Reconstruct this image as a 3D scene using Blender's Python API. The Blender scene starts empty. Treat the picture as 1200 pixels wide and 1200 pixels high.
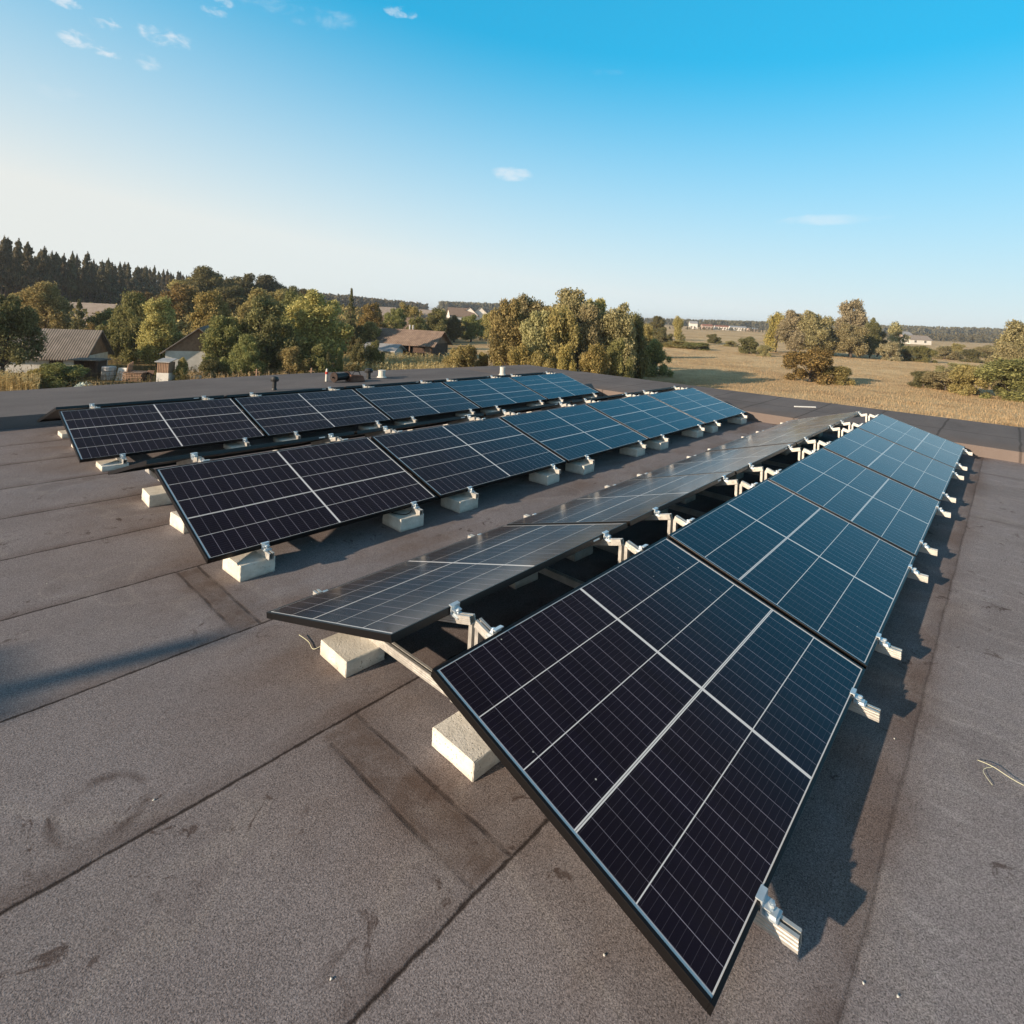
import bpy, bmesh, math, random
import numpy as np
from mathutils import Vector, Matrix

sc = bpy.context.scene
C = sc.collection
R = math.radians
# ------------------------------------------------------------------ camera
CAM = np.array([-1.3158, -1.6590, 1.7343])
FW = np.array([0.75902099, 0.6510602, 0.00278423])
RT = np.array([0.65014239, -0.75816484, 0.0500095])
UP = np.array([-0.0346701, 0.03614812, 0.99874486])
FPX, CX, CY = 655.667, 625.86, 366.95
cam = bpy.data.cameras.new('camera')
camo = bpy.data.objects.new('camera', cam)
C.objects.link(camo)
m = Matrix.Identity(4)
for i in range(3):
    m[i][0], m[i][1], m[i][2], m[i][3] = RT[i], UP[i], -FW[i], CAM[i]
camo.matrix_world = m
cam.sensor_width = 36; cam.sensor_fit = 'HORIZONTAL'
cam.lens = FPX / 1200 * 36
cam.shift_x = (600 - CX) / 1200
cam.shift_y = (CY - 600) / 1200
cam.clip_start = 0.05; cam.clip_end = 20000
sc.camera = camo

# ------------------------------------------------------------------ sky, sun, exposure
HAZE_D = 0.00026
SUN_EL = 16.6; SUN_ROT = -76.0
SKY_TINT = (0.15, 1.56, 2.2); SKY_HAZE = (3.12, 3.50, 3.58)
world = bpy.data.worlds.new('World'); sc.world = world
world.use_nodes = True
wt = world.node_tree; wn = wt.nodes; wl = wt.links
bg = wn['Background']
sky = wn.new('ShaderNodeTexSky'); sky.sky_type = 'NISHITA'; sky.sun_disc = False
sky.sun_elevation = R(SUN_EL); sky.sun_rotation = R(SUN_ROT)
sky.altitude = 100; sky.air_density = 1.0; sky.dust_density = 0.4; sky.ozone_density = 3.0
bg.inputs[1].default_value = 0.15
sl = bpy.data.lights.new('sun', 'SUN'); sl.energy = 4.5; sl.angle = R(0.7); sl.color = (1.0, 0.80, 0.60)
so = bpy.data.objects.new('sun', sl); C.objects.link(so)
sd = Vector((math.sin(R(SUN_ROT)) * math.cos(R(SUN_EL)), math.cos(R(SUN_ROT)) * math.cos(R(SUN_EL)), math.sin(R(SUN_EL))))
so.rotation_euler = sd.to_track_quat('Z', 'Y').to_euler()
sc.view_settings.view_transform = 'Standard'; sc.view_settings.look = 'None'
sc.view_settings.exposure = 0.72; sc.view_settings.gamma = 1
sc.render.engine = 'CYCLES'
sc.cycles.max_bounces = 6; sc.cycles.transparent_max_bounces = 8

# ------------------------------------------------------------------ node helpers
class NT:
    def __init__(s, tree): s.t = tree; s.n = tree.nodes; s.l = tree.links
    def put(s, sock, v):
        if hasattr(v, 'is_output') or isinstance(v, bpy.types.NodeSocket): s.l.new(v, sock)
        elif isinstance(v, (tuple, list)):
            sock.default_value = tuple(v) + ((1,) if len(sock.default_value) == 4 and len(v) == 3 else ())
        else: sock.default_value = v
    def m(s, op, a, b=None, c=None, clamp=False):
        n = s.n.new('ShaderNodeMath'); n.operation = op; n.use_clamp = clamp
        s.put(n.inputs[0], a)
        if b is not None: s.put(n.inputs[1], b)
        if c is not None: s.put(n.inputs[2], c)
        return n.outputs[0]
    def noise(s, vec, scale, detail=3, rough=0.5, dist=0, dim='3D', out=0):
        n = s.n.new('ShaderNodeTexNoise'); n.noise_dimensions = dim
        if vec is not None: s.l.new(vec, n.inputs['Vector'])
        n.inputs['Scale'].default_value = scale; n.inputs['Detail'].default_value = detail
        n.inputs['Roughness'].default_value = rough; n.inputs['Distortion'].default_value = dist
        return n.outputs[out]
    def vor(s, vec, scale, out='Distance', rnd=1):
        n = s.n.new('ShaderNodeTexVoronoi'); s.l.new(vec, n.inputs['Vector'])
        n.inputs['Scale'].default_value = scale; n.inputs['Randomness'].default_value = rnd
        return n.outputs[out]
    def ramp(s, v, stops):
        n = s.n.new('ShaderNodeValToRGB'); s.put(n.inputs[0], v)
        e = n.color_ramp.elements
        while len(e) < len(stops): e.new(0.5)
        for i, (p, c) in enumerate(stops):
            e[i].position = p
            e[i].color = (c, c, c, 1) if not isinstance(c, (tuple, list)) else tuple(c) + (1,)
        return n.outputs[0]
    def mix(s, f, a, b, blend='MIX'):
        n = s.n.new('ShaderNodeMix'); n.data_type = 'RGBA'; n.blend_type = blend
        s.put(n.inputs[0], f); s.put(n.inputs[6], a); s.put(n.inputs[7], b)
        return n.outputs[2]
    def mapr(s, v, a, b, c=0, d=1, smooth=False):
        n = s.n.new('ShaderNodeMapRange'); n.clamp = True
        if smooth: n.interpolation_type = 'SMOOTHSTEP'
        s.put(n.inputs[0], v); s.put(n.inputs[1], a); s.put(n.inputs[2], b); s.put(n.inputs[3], c); s.put(n.inputs[4], d)
        return n.outputs[0]
    def scalev(s, vec, sx, sy, sz):
        n = s.n.new('ShaderNodeVectorMath'); n.operation = 'MULTIPLY'
        s.l.new(vec, n.inputs[0]); n.inputs[1].default_value = (sx, sy, sz); return n.outputs[0]
    def bump(s, h, strength, dist=0.01):
        n = s.n.new('ShaderNodeBump'); s.put(n.inputs['Height'], h)
        n.inputs['Strength'].default_value = strength; n.inputs['Distance'].default_value = dist
        return n.outputs[0]
    def pos(s): return s.n.new('ShaderNodeNewGeometry').outputs['Position']
    def obj(s): return s.n.new('ShaderNodeTexCoord').outputs['Object']
    def xyz(s, v):
        n = s.n.new('ShaderNodeSeparateXYZ'); s.l.new(v, n.inputs[0]); return n.outputs

def mat(name, rough=0.7, metal=0, color=(0.5, 0.5, 0.5), spec=0.5):
    mt = bpy.data.materials.new(name); mt.use_nodes = True
    t = NT(mt.node_tree); b = t.n['Principled BSDF']
    b.inputs['Base Color'].default_value = tuple(color) + (1,)
    b.inputs['Roughness'].default_value = rough; b.inputs['Metallic'].default_value = metal
    b.inputs['Specular IOR Level'].default_value = spec
    mt['x'] = 1
    return mt, t, b

# ---- sky clouds (small wisps high up, mixed into the sky)
w = NT(wt)
gen = wn.new('ShaderNodeTexCoord').outputs['Generated']
gx, gy, gz = w.xyz(gen)
zc = w.m('MAXIMUM', gz, 0.02)
px_ = w.m('DIVIDE', gx, zc); py_ = w.m('DIVIDE', gy, zc)
cb = wn.new('ShaderNodeCombineXYZ'); wl.new(px_, cb.inputs[0]); wl.new(py_, cb.inputs[1])
def dirv(x, y):
    d = FW + RT * (x - CX) / FPX - UP * (y - CY) / FPX
    return d / np.linalg.norm(d)
def cloud(x, y, rx, ry, seed, scale, lo, hi):
    # a cloud centred on one direction of the sky; rx, ry its angular half-size
    d = dirv(x, y)
    side = np.cross(d, (0, 0, 1)); side /= np.linalg.norm(side); upv = np.cross(side, d)
    def dot(v):
        n = wn.new('ShaderNodeVectorMath'); n.operation = 'DOT_PRODUCT'
        wl.new(gen, n.inputs[0]); n.inputs[1].default_value = tuple(v); return n.outputs['Value']
    a = w.m('DIVIDE', dot(side), rx); b_ = w.m('DIVIDE', dot(upv), ry)
    front = w.m('GREATER_THAN', dot(d), 0)
    r2 = w.m('ADD', w.m('MULTIPLY', a, a), w.m('MULTIPLY', b_, b_))
    fall = w.mapr(r2, 0.0, 1.0, 1, 0, True)
    nn = w.noise(w.scalev(gen, 1, 1, 1.9), scale, 6, 0.62, 0.4)
    v = w.mapr(w.m('ADD', nn, w.m('MULTIPLY', w.m('SUBTRACT', fall, 1), 0.45)), lo, hi, 0, 1, True)
    return w.m('MULTIPLY', w.m('MULTIPLY', v, front), w.mapr(r2, .6, 1.0, 1, 0, True))
cl = None
for args, k in (((92, 46, .034, .018, 1, 44, .34, .76), 0.64), ((192, 42, .060, .026, 1, 44, .36, .78), 0.59), ((125, 61, .026, .012, 1, 50, .34, .76), 0.59),
                ((175, 74, .030, .018, 1, 50, .36, .78), 0.47), ((122, 27, .030, .014, 1, 50, .38, .7), 0.42), ((76, 1, .026, .014, 1, 50, .34, .62), 0.51),
                ((250, 14, .026, .014, 2, 44, .32, .74), 0.51), ((262, 2, .022, .014, 2, 44, .32, .74), 0.55), ((352, 14, .16, .028, 2, 22, .38, .85), 0.30),
                ((470, 15, .040, .014, 3, 44, .34, .70), 0.51), ((604, 204, .062, .019, 3, 17, .26, .62), 0.53),
                ((975, 257, .12, .013, 4, 14, .3, .75), 0.34), ((708, 85, .05, .010, 5, 18, .3, .85), 0.14), ((60, 100, .06, .03, 5, 22, .42, .95), 0.26)):
    c_ = w.m('MULTIPLY', cloud(*args), k)
    cl = c_ if cl is None else w.m('MAXIMUM', cl, c_)
gm = wn.new('ShaderNodeGamma'); wl.new(sky.outputs[0], gm.inputs[0]); gm.inputs[1].default_value = 0.35
skyt = w.mix(1, gm.outputs[0], SKY_TINT, 'MULTIPLY')
# low haze of the sky itself: whitens towards the horizon, farther up on the sun's side
sdot = w.m('ADD', w.m('MULTIPLY', gx, math.sin(R(SUN_ROT))), w.m('MULTIPLY', gy, math.cos(R(SUN_ROT))))
ge_ = w.m('SUBTRACT', gz, w.m('MULTIPLY', sdot, .12))
hz = w.m('POWER', w.mapr(ge_, .13, .50, 1, 0), 1.3)
zen = w.mapr(gz, .49, .66, 0, 1, True)      # the top of the sky stays the plain sky texture, darker and less cyan
skyt = w.mix(zen, skyt, w.mix(1, sky.outputs[0], (.85, .60, .42), 'MULTIPLY'))
skyh = w.mix(hz, skyt, w.mix(w.mapr(sdot, -.55, .45, 0, 1), SKY_HAZE, (3.38, 3.38, 3.20)))
skycol = w.mix(cl, skyh, (3.9, 3.85, 3.85))
wl.new(skycol, bg.inputs[0])

# ------------------------------------------------------------------ mesh helpers
class MB:
    """collects boxes, tubes and free faces and links them as ONE mesh object"""
    def __init__(s): s.v = []; s.f = []; s.mi = []
    def quadbox(s, P, mi=0):
        b = len(s.v); s.v += [tuple(p) for p in P]
        for f in ((0, 3, 2, 1), (4, 5, 6, 7), (0, 1, 5, 4), (1, 2, 6, 5), (2, 3, 7, 6), (3, 0, 4, 7)):
            s.f.append(tuple(b + i for i in f)); s.mi.append(mi)
    def box(s, x0, x1, y0, y1, z0, z1, mi=0, T=None):
        P = [(x0, y0, z0), (x1, y0, z0), (x1, y1, z0), (x0, y1, z0), (x0, y0, z1), (x1, y0, z1), (x1, y1, z1), (x0, y1, z1)]
        if T is not None: P = [tuple(T @ Vector(p)) for p in P]
        s.quadbox(P, mi)
    def prism(s, poly, a, b, axis_fn, mi=0, cap=True):
        """poly: 2D outline; axis_fn(p, t) -> 3D for t = a / b"""
        n = len(poly); o = len(s.v)
        s.v += [tuple(axis_fn(p, a)) for p in poly] + [tuple(axis_fn(p, b)) for p in poly]
        for i in range(n):
            j = (i + 1) % n; s.f.append((o + i, o + j, o + n + j, o + n + i)); s.mi.append(mi)
        if cap:
            s.f.append(tuple(o + i for i in reversed(range(n)))); s.mi.append(mi)
            s.f.append(tuple(o + n + i for i in range(n))); s.mi.append(mi)
    def tube(s, pts, rad, n=8, mi=0, cap=True):
        pts = [Vector(p) for p in pts]
        if not hasattr(rad, '__len__'): rad = [rad] * len(pts)
        o = len(s.v); prev = None
        for i, p in enumerate(pts):
            d = (pts[min(i + 1, len(pts) - 1)] - pts[max(i - 1, 0)]).normalized()
            if prev is None: u = d.orthogonal().normalized()
            else: u = (prev - d * prev.dot(d)).normalized()
            prev = u; q = d.cross(u)
            for k in range(n):
                a = 2 * math.pi * k / n
                s.v.append(tuple(p + (u * math.cos(a) + q * math.sin(a)) * rad[i]))
        for i in range(len(pts) - 1):
            for k in range(n):
                s.f.append((o + i * n + k, o + i * n + (k + 1) % n, o + (i + 1) * n + (k + 1) % n, o + (i + 1) * n + k)); s.mi.append(mi)
        if cap:
            s.f.append(tuple(o + k for k in reversed(range(n)))); s.mi.append(mi)
            e = o + (len(pts) - 1) * n; s.f.append(tuple(e + k for k in range(n))); s.mi.append(mi)
    def face(s, P, mi=0):
        b = len(s.v); s.v += [tuple(p) for p in P]; s.f.append(tuple(range(b, b + len(P)))); s.mi.append(mi)
    def mesh(s, name, mats):
        me = bpy.data.meshes.new(name); me.from_pydata(s.v, [], s.f)
        if not isinstance(mats, (list, tuple)): mats = [mats]
        for m_ in mats: me.materials.append(m_)
        if any(s.mi): me.polygons.foreach_set('material_index', s.mi)
        me.update(); return me
    def build(s, name, mats, parent=None, bevel=0, smooth=False):
        me = s.mesh(name, mats)
        if bevel:
            bm = bmesh.new(); bm.from_mesh(me)
            bmesh.ops.bevel(bm, geom=bm.edges[:], offset=bevel, segments=2, affect='EDGES', profile=0.6)
            bm.to_mesh(me); bm.free()
        if smooth: me.polygons.foreach_set('use_smooth', [True] * len(me.polygons))
        o = bpy.data.objects.new(name, me); C.objects.link(o)
        if parent is not None: o.parent = parent
        return o

def tag(o, label=None, cat=None, group=None, kind=None):
    if label: o['label'] = label
    if cat: o['category'] = cat
    if group: o['group'] = group
    if kind: o['kind'] = kind
    return o
def empty(name, loc=(0, 0, 0), rz=0):
    o = bpy.data.objects.new(name, None); o.empty_display_size = 0.1
    C.objects.link(o); o.location = loc; o.rotation_euler = (0, 0, rz); return o
def kids(o): return [x for x in C.objects if x.parent == o]
KID = {}
def copy_tree(o, parent=None):
    c = o.copy(); C.objects.link(c); c.parent = parent
    if o.name not in KID: KID[o.name] = kids(o)
    for ch in KID[o.name]: copy_tree(ch, c)
    return c

# ------------------------------------------------------------------ materials
GZ = -4.2     # level of the ground; the roof surface is z = 0
XE = 11.8; YE = 9.75      # roof edges
def felt_material():
    mt, t, b = mat('mineral_felt', 0.95, spec=0.12)
    P = t.pos(); x, y, z = t.xyz(P)
    big = t.noise(P, 0.55, 5, 0.6)
    med = t.noise(P, 3.0, 4, 0.6, 0.3)
    fine = t.noise(P, 190, 2, 0.7)
    gr = t.vor(P, 340, 'Color'); gx_ = t.xyz(gr)[0]
    base = t.ramp(big, [(0.3, (.192, .171, .172)), (0.5, (.222, .200, .203)), (0.7, (.254, .231, .235))])
    base = t.mix(t.mapr(med, .35, .75, 0, .30), base, (.140, .108, .098))
    # brown dusty runs under and round the arrays
    br = t.mapr(t.noise(t.scalev(P, .8, 1.5, 1), 1.3, 4, .6), .46, .66, 0, 1)
    near = t.mapr(x, -0.55, 0.1, 0, 1, True)
    base = t.mix(t.m('MULTIPLY', t.m('MULTIPLY', br, near), .55), base, (.135, .090, .066))
    # right hand sheet: greyer, dusty, streaked
    rgt = t.mapr(y, -1.55, -1.38, 1, 0, True)
    st = t.mapr(t.noise(t.scalev(P, 7, 1.4, 1), 2.2, 5, .7, .5), .52, .72, 0, 1)
    base = t.mix(t.m('MULTIPLY', rgt, .75), base, (.245, .222, .225))
    base = t.mix(t.m('MULTIPLY', t.m('MULTIPLY', rgt, st), .45), base, (.42, .39, .38))
    # worn pale areas and dried puddles anywhere
    worn = t.mapr(t.noise(P, 1.7, 6, .7, .6), .54, .68, 0, 1)
    base = t.mix(t.m('MULTIPLY', worn, .30), base, (.29, .26, .25))
    pud = t.noise(P, .8, 3, .5, .4)
    rim = t.mapr(t.m('ABSOLUTE', t.m('SUBTRACT', pud, .56)), .002, .014, 1, 0)
    base = t.mix(t.m('MULTIPLY', t.mapr(pud, .56, .60, 0, 1), .22), base, (.12, .10, .095))
    base = t.mix(t.m('MULTIPLY', rim, .22), base, (.30, .27, .25))
    # grains
    g = t.m('ADD', t.m('MULTIPLY', fine, 1.0), t.m('MULTIPLY', gx_, 0.55))
    grain = t.mapr(g, .40, 1.14, .42, 1.62)
    base = t.mix(1, base, grain, 'MULTIPLY')
    spk = t.mapr(t.xyz(t.vor(P, 120, 'Color'))[1], .95, .97, 0, 1)
    spd = t.mapr(t.vor(P, 120), .12, .26, 1, 0)
    base = t.mix(t.m('MULTIPLY', t.m('MULTIPLY', spk, spd), .6), base, (.55, .5, .47))
    # seams along x
    wob = t.m('MULTIPLY', t.m('SUBTRACT', t.noise(P, 2.3, 5, .7), .5), .035)
    yy = t.m('ADD', y, wob); swid = t.m('MULTIPLY', t.m('SUBTRACT', t.noise(P, 24, 4, .7), .5), .016)
    seam = None; soft = None
    for k in (-5.9, -5.0, -4.1, -3.2, -2.3, -1.395, -.505, .41, 1.355, 2.29, 3.175, 4.055, 4.91, 5.8, 6.7):
        d = t.m('SUBTRACT', yy, k); ad = t.m('ABSOLUTE', d)
        s_ = t.mapr(t.m('ADD', ad, swid), .003, .010, .35 if k == -1.395 else 1, 0)
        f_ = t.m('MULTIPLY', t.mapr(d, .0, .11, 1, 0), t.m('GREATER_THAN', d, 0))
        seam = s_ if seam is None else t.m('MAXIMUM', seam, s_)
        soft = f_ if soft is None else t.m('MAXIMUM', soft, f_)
    # cross laps: (x, y0, y1)
    for (xc, y0, y1, wd) in ((-.10, -.5, .33, .0), (.06, -.5, .41, 0), (-.045, 1.36, 2.29, 0), (.075, 1.36, 2.29, 0), (7.9, -1.9, -1.0, 0), (10.4, -6, 4, 0), (-3.1, .4, 1.35, 0), (4.7, 2.3, 3.1, 0), (5.6, -2.3, -1.4, 0), (2.6, -3.2, -2.3, 0)):
        d = t.m('ABSOLUTE', t.m('SUBTRACT', t.m('ADD', x, wob), xc))
        inn = t.m('MULTIPLY', t.m('GREATER_THAN', y, y0), t.m('LESS_THAN', y, y1))
        s_ = t.m('MULTIPLY', t.m('MULTIPLY', t.mapr(d, .004, .012, 1, 0), inn), t.mapr(t.noise(P, 6, 3), .38, .55, .15, .65))
        seam = t.m('MAXIMUM', seam, s_)
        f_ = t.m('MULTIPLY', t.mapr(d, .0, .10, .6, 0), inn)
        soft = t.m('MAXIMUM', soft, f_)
    # filled torch-on laps between the paired lines, brown and smoother
    for (xa, xb, y0, y1) in ((-.11, .055, -.5, .40), (-.055, .075, 1.36, 2.29)):
        inn = t.m('MULTIPLY', t.mapr(y, y0, y0 + .03, 0, 1), t.mapr(y, y1 - .03, y1, 1, 0))
        xw = t.m('ADD', x, t.m('MULTIPLY', wob, 1.3))
        inn = t.m('MULTIPLY', inn, t.m('MULTIPLY', t.mapr(xw, xa - .02, xa + .02, 0, 1), t.mapr(xw, xb - .02, xb + .02, 1, 0)))
        base = t.mix(t.m('MULTIPLY', inn, t.mapr(t.noise(P, 7, 5, .7), .32, .62, .12, .72)), base, (.095, .066, .052))
    # bitumen footprints and a round stain
    ft = t.m('MULTIPLY', t.mapr(t.noise(P, 6.5, 5, .7, 1.0), .60, .66, 0, 1), t.mapr(t.noise(P, 1.1, 2), .46, .58, 0, 1))
    dx = t.m('SUBTRACT', x, -.78); dy = t.m('SUBTRACT', y, .62)
    rr = t.m('SQRT', t.m('ADD', t.m('MULTIPLY', dx, dx), t.m('MULTIPLY', t.m('MULTIPLY', dy, dy), .8)))
    ring = t.m('MULTIPLY', t.mapr(t.m('ABSOLUTE', t.m('SUBTRACT', t.m('ADD', rr, t.m('MULTIPLY', wob, 1.6)), .125)), .004, .03, 1, 0), t.mapr(t.noise(P, 9, 3), .4, .6, 0, .75))
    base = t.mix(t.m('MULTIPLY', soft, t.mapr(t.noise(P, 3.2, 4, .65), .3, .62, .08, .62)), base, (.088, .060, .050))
    base = t.mix(t.m('MULTIPLY', t.m('MAXIMUM', ft, ring), .78), base, (.062, .042, .036))
    base = t.mix(t.m('MULTIPLY', seam, .88), base, (.022, .016, .014))
    t.l.new(base, b.inputs['Base Color'])
    h = t.m('ADD', t.m('MULTIPLY', g, .0032), t.m('MULTIPLY', med, .004))
    h = t.m('ADD', h, t.m('MULTIPLY', big, .012))
    h = t.m('SUBTRACT', h, t.m('MULTIPLY', seam, .004))
    t.l.new(t.bump(h, .55, 1.0), b.inputs['Normal'])
    return mt
FELT = felt_material()

def felt_border():
    mt, t, b = mat('border_felt', 0.95, spec=0.12)
    P = t.pos(); x, y, z = t.xyz(P)
    n1 = t.noise(t.scalev(P, .5, 1.2, 1), 1.1, 5, .65)
    base = t.ramp(n1, [(.3, (.115, .105, .105)), (.55, (.150, .138, .138)), (.75, (.185, .165, .16))])
    g = t.noise(P, 110, 2, .7)
    base = t.mix(1, base, t.mapr(g, .2, .8, .6, 1.4), 'MULTIPLY')
    wob = t.m('MULTIPLY', t.m('SUBTRACT', t.noise(P, 1.3, 4, .6), .5), .08)
    # laps of the border sheets, one metre apart, and a warmer brown tone fading away from the step
    lap = t.m('ABSOLUTE', t.m('SUBTRACT', t.m('FRACT', t.m('ADD', t.m('ADD', y, wob), 20.3)), .5))
    s_ = t.m('MULTIPLY', t.mapr(lap, .008, .022, 1, 0), t.m('GREATER_THAN', x, 9.1))
    s2 = t.mapr(t.m('ABSOLUTE', t.m('SUBTRACT', t.m('ADD', x, wob), 10.35)), .01, .03, 1, 0)
    warm = t.m('MULTIPLY', t.mapr(x, 9.1, 9.9, 1, .1), t.m('GREATER_THAN', x, 9.0))
    base = t.mix(t.m('MULTIPLY', warm, .6), base, (.19, .145, .12))
    base = t.mix(t.m('MULTIPLY', t.m('MAXIMUM', s_, s2), .6), base, (.04, .033, .03))
    t.l.new(base, b.inputs['Base Color'])
    t.l.new(t.bump(t.m('ADD', t.m('MULTIPLY', g, .003), t.m('MULTIPLY', n1, .05)), .5, 1), b.inputs['Normal'])
    return mt
BORDER = felt_border()

def cell_material(thick):
    """monocrystalline cells behind glass: 5 x 24 cut cells, UV in metres"""
    mt, t, b = mat('solar_cells', 0.09, spec=0.5)
    uv = t.n.new('ShaderNodeUVMap').outputs[0]
    u, v, _ = t.xyz(uv)
    cw = (1.096 - .044) / 5
    vv = t.m('DIVIDE', t.m('SUBTRACT', v, .022), cw)
    col_id = t.m('ROUND', vv)
    dv = t.m('MULTIPLY', t.m('ABSOLUTE', t.m('SUBTRACT', vv, col_id)), cw)
    isth = t.m('COMPARE', col_id, float(thick), .1)
    inner = t.m('LESS_THAN', t.m('ABSOLUTE', t.m('SUBTRACT', vv, 2.5)), 2.3)
    thin = t.m('MULTIPLY', inner, t.m('MULTIPLY', t.m('SUBTRACT', 1, isth), t.mapr(dv, .0013, .0021, 1, 0)))
    tk = t.m('MULTIPLY', isth, t.m('MULTIPLY', t.mapr(dv, .0050, .0058, 1, 0), t.mapr(dv, .0008, .0016, .25, 1)))
    uc = t.m('ABSOLUTE', t.m('SUBTRACT', u, .877))
    mid = t.mapr(uc, .0065, .0075, 1, 0)
    rw = (.877 - .007 - .022) / 12
    uu = t.m('DIVIDE', t.m('SUBTRACT', uc, .007), rw)
    ru = t.m('ROUND', uu)
    du = t.m('MULTIPLY', t.m('ABSOLUTE', t.m('SUBTRACT', uu, ru)), rw)
    gap = t.mapr(du, .0006, .0013, 1, 0)
    gb = t.n.new('ShaderNodeTexWhiteNoise'); gb.noise_dimensions = '2D'
    cmb = t.n.new('ShaderNodeCombineXYZ'); t.l.new(t.m('MULTIPLY', ru, t.m('SIGN', t.m('SUBTRACT', u, .877))), cmb.inputs[0]); t.l.new(t.m('FLOOR', vv), cmb.inputs[1])
    t.l.new(cmb.outputs[0], gb.inputs['Vector'])
    gv = t.m('MULTIPLY', gap, t.mapr(gb.outputs[0], 0, 1, .30, .85))
    bb = t.m('MULTIPLY', t.m('ABSOLUTE', t.m('SUBTRACT', t.m('FRACT', t.m('MULTIPLY', vv, 10)), .5)), cw / 10)
    bus = t.m('MULTIPLY', t.mapr(bb, .00035, .0007, 1, 0), .085)
    eu = t.m('MINIMUM', u, t.m('SUBTRACT', 1.754, u)); ev = t.m('MINIMUM', v, t.m('SUBTRACT', 1.096, v))
    edge = t.m('MAXIMUM', t.mapr(eu, .0205, .0215, 1, 0), t.mapr(ev, .0150, .0160, 1, 0))
    cellc = t.mix(t.mapr(gb.outputs[0], 0, 1, 0, 1), (.0065, .0042, .0085), (.0080, .0055, .0125))
    line = t.m('MAXIMUM', t.m('MAXIMUM', thin, tk), t.m('MAXIMUM', mid, edge))
    c = t.mix(t.m('MAXIMUM', gv, bus), cellc, (.46, .43, .50))
    c = t.mix(line, c, (.80, .78, .75))
    PO = t.pos()
    dot = t.m('MULTIPLY', t.mapr(t.vor(PO, 9), .022, .034, 1, 0), t.m('GREATER_THAN', t.xyz(t.vor(PO, 9, 'Color'))[0], .72))
    c = t.mix(t.m('MULTIPLY', dot, .85), c, (.62, .60, .54))
    drt = t.m('MULTIPLY', t.mapr(t.noise(PO, 5, 6, .7), .45, .75, 0, 1), .012)
    c = t.mix(drt, c, (.32, .27, .22))
    t.l.new(c, b.inputs['Base Color'])
    P = t.pos()
    t.l.new(t.mapr(t.noise(P, 3, 4), .3, .7, .10, .17), b.inputs['Roughness'])
    b.inputs['IOR'].default_value = 1.42
    b.inputs['Specular Tint'].default_value = (1.0, .80, .82, 1)
    t.l.new(t.bump(t.noise(P, 2.0, 2), .02, .02), b.inputs['Normal'])
    # thin dust film: scatters more the more the glass is seen edge-on
    lw = t.n.new('ShaderNodeLayerWeight'); lw.inputs['Blend'].default_value = .5
    df = t.n.new('ShaderNodeBsdfDiffuse'); df.inputs[0].default_value = (.62, .58, .56, 1)
    mx = t.n.new('ShaderNodeMixShader')
    t.l.new(t.m('MULTIPLY', t.m('POWER', lw.outputs['Facing'], 5.0), t.mapr(t.noise(P, 2.5, 5, .65), .3, .7, .08, .20)), mx.inputs[0])
    t.l.new(b.outputs[0], mx.inputs[1]); t.l.new(df.outputs[0], mx.inputs[2]); t.l.new(mx.outputs[0], t.n['Material Output'].inputs[0])
    return mt
CELLS = {3: cell_material(3), 2: cell_material(2)}
FRAME, t, b = mat('black_anodised_frame', 0.32, 0.85, (.035, .033, .033))
BACK, t, b = mat('panel_back', 0.6, 0, (.03, .03, .032))
STICK, t, b = mat('white_sticker', 0.5, 0, (.75, .75, .73))
def alu(name, c0, c1, rough=.38, metal=.75):
    mt, t, b = mat(name, rough, metal)
    P = t.pos(); n = t.noise(P, 14, 4, .65)
    t.l.new(t.ramp(n, [(.3, c0), (.7, c1)]), b.inputs['Base Color'])
    t.l.new(t.mapr(t.noise(P, 40, 3), .3, .7, rough - .06, rough + .14), b.inputs['Roughness'])
    return mt
ALU = alu('aluminium_rail', (.50, .485, .45), (.68, .66, .62), .40, .6)
ZINC = alu('zinc_clamp', (.55, .62, .66), (.75, .80, .83), .35, .6)
def concrete():
    mt, t, b = mat('pale_concrete', 0.9, spec=.2)
    P = t.pos(); n = t.noise(P, 9, 5, .65); f = t.noise(P, 90, 3, .6)
    c = t.ramp(n, [(.3, (.54, .51, .44)), (.6, (.70, .67, .60)), (.8, (.78, .76, .69))])
    pit = t.mapr(t.vor(P, 70), .10, .22, 1, 0)
    pit = t.m('MULTIPLY', pit, t.mapr(t.noise(P, 12, 2), .42, .56, 0, 1))
    c = t.mix(t.m('MULTIPLY', pit, .6), c, (.24, .21, .17))
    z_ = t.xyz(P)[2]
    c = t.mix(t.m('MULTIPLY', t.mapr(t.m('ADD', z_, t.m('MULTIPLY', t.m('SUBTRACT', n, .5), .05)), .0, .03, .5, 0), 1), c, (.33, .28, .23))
    t.l.new(c, b.inputs['Base Color'])
    h = t.m('SUBTRACT', t.m('MULTIPLY', f, .003), t.m('MULTIPLY', pit, .006))
    t.l.new(t.bump(h, .8, 1), b.inputs['Normal']); return mt
CONC = concrete()

# ------------------------------------------------------------------ the building we stand on
bld = empty('flat_roof_building', (5, 1, GZ)); tag(bld, 'flat roofed building whose dark mineral felt roof carries the solar panels', 'building')
def inv(o): o.parent = bld; o.matrix_parent_inverse = Matrix.Translation((-5, -1, -GZ)); return o
X0, Y0 = -13.0, -12.0; SX, SY = 9.12, 7.70; HB = 0.155
mb = MB(); N = 60
xs = np.linspace(X0, SX, N); ys = np.linspace(Y0, SY, N)
mb.box(X0, SX, Y0, SY, -.35, 0); inv(mb.build('roof_surface', FELT))
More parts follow.
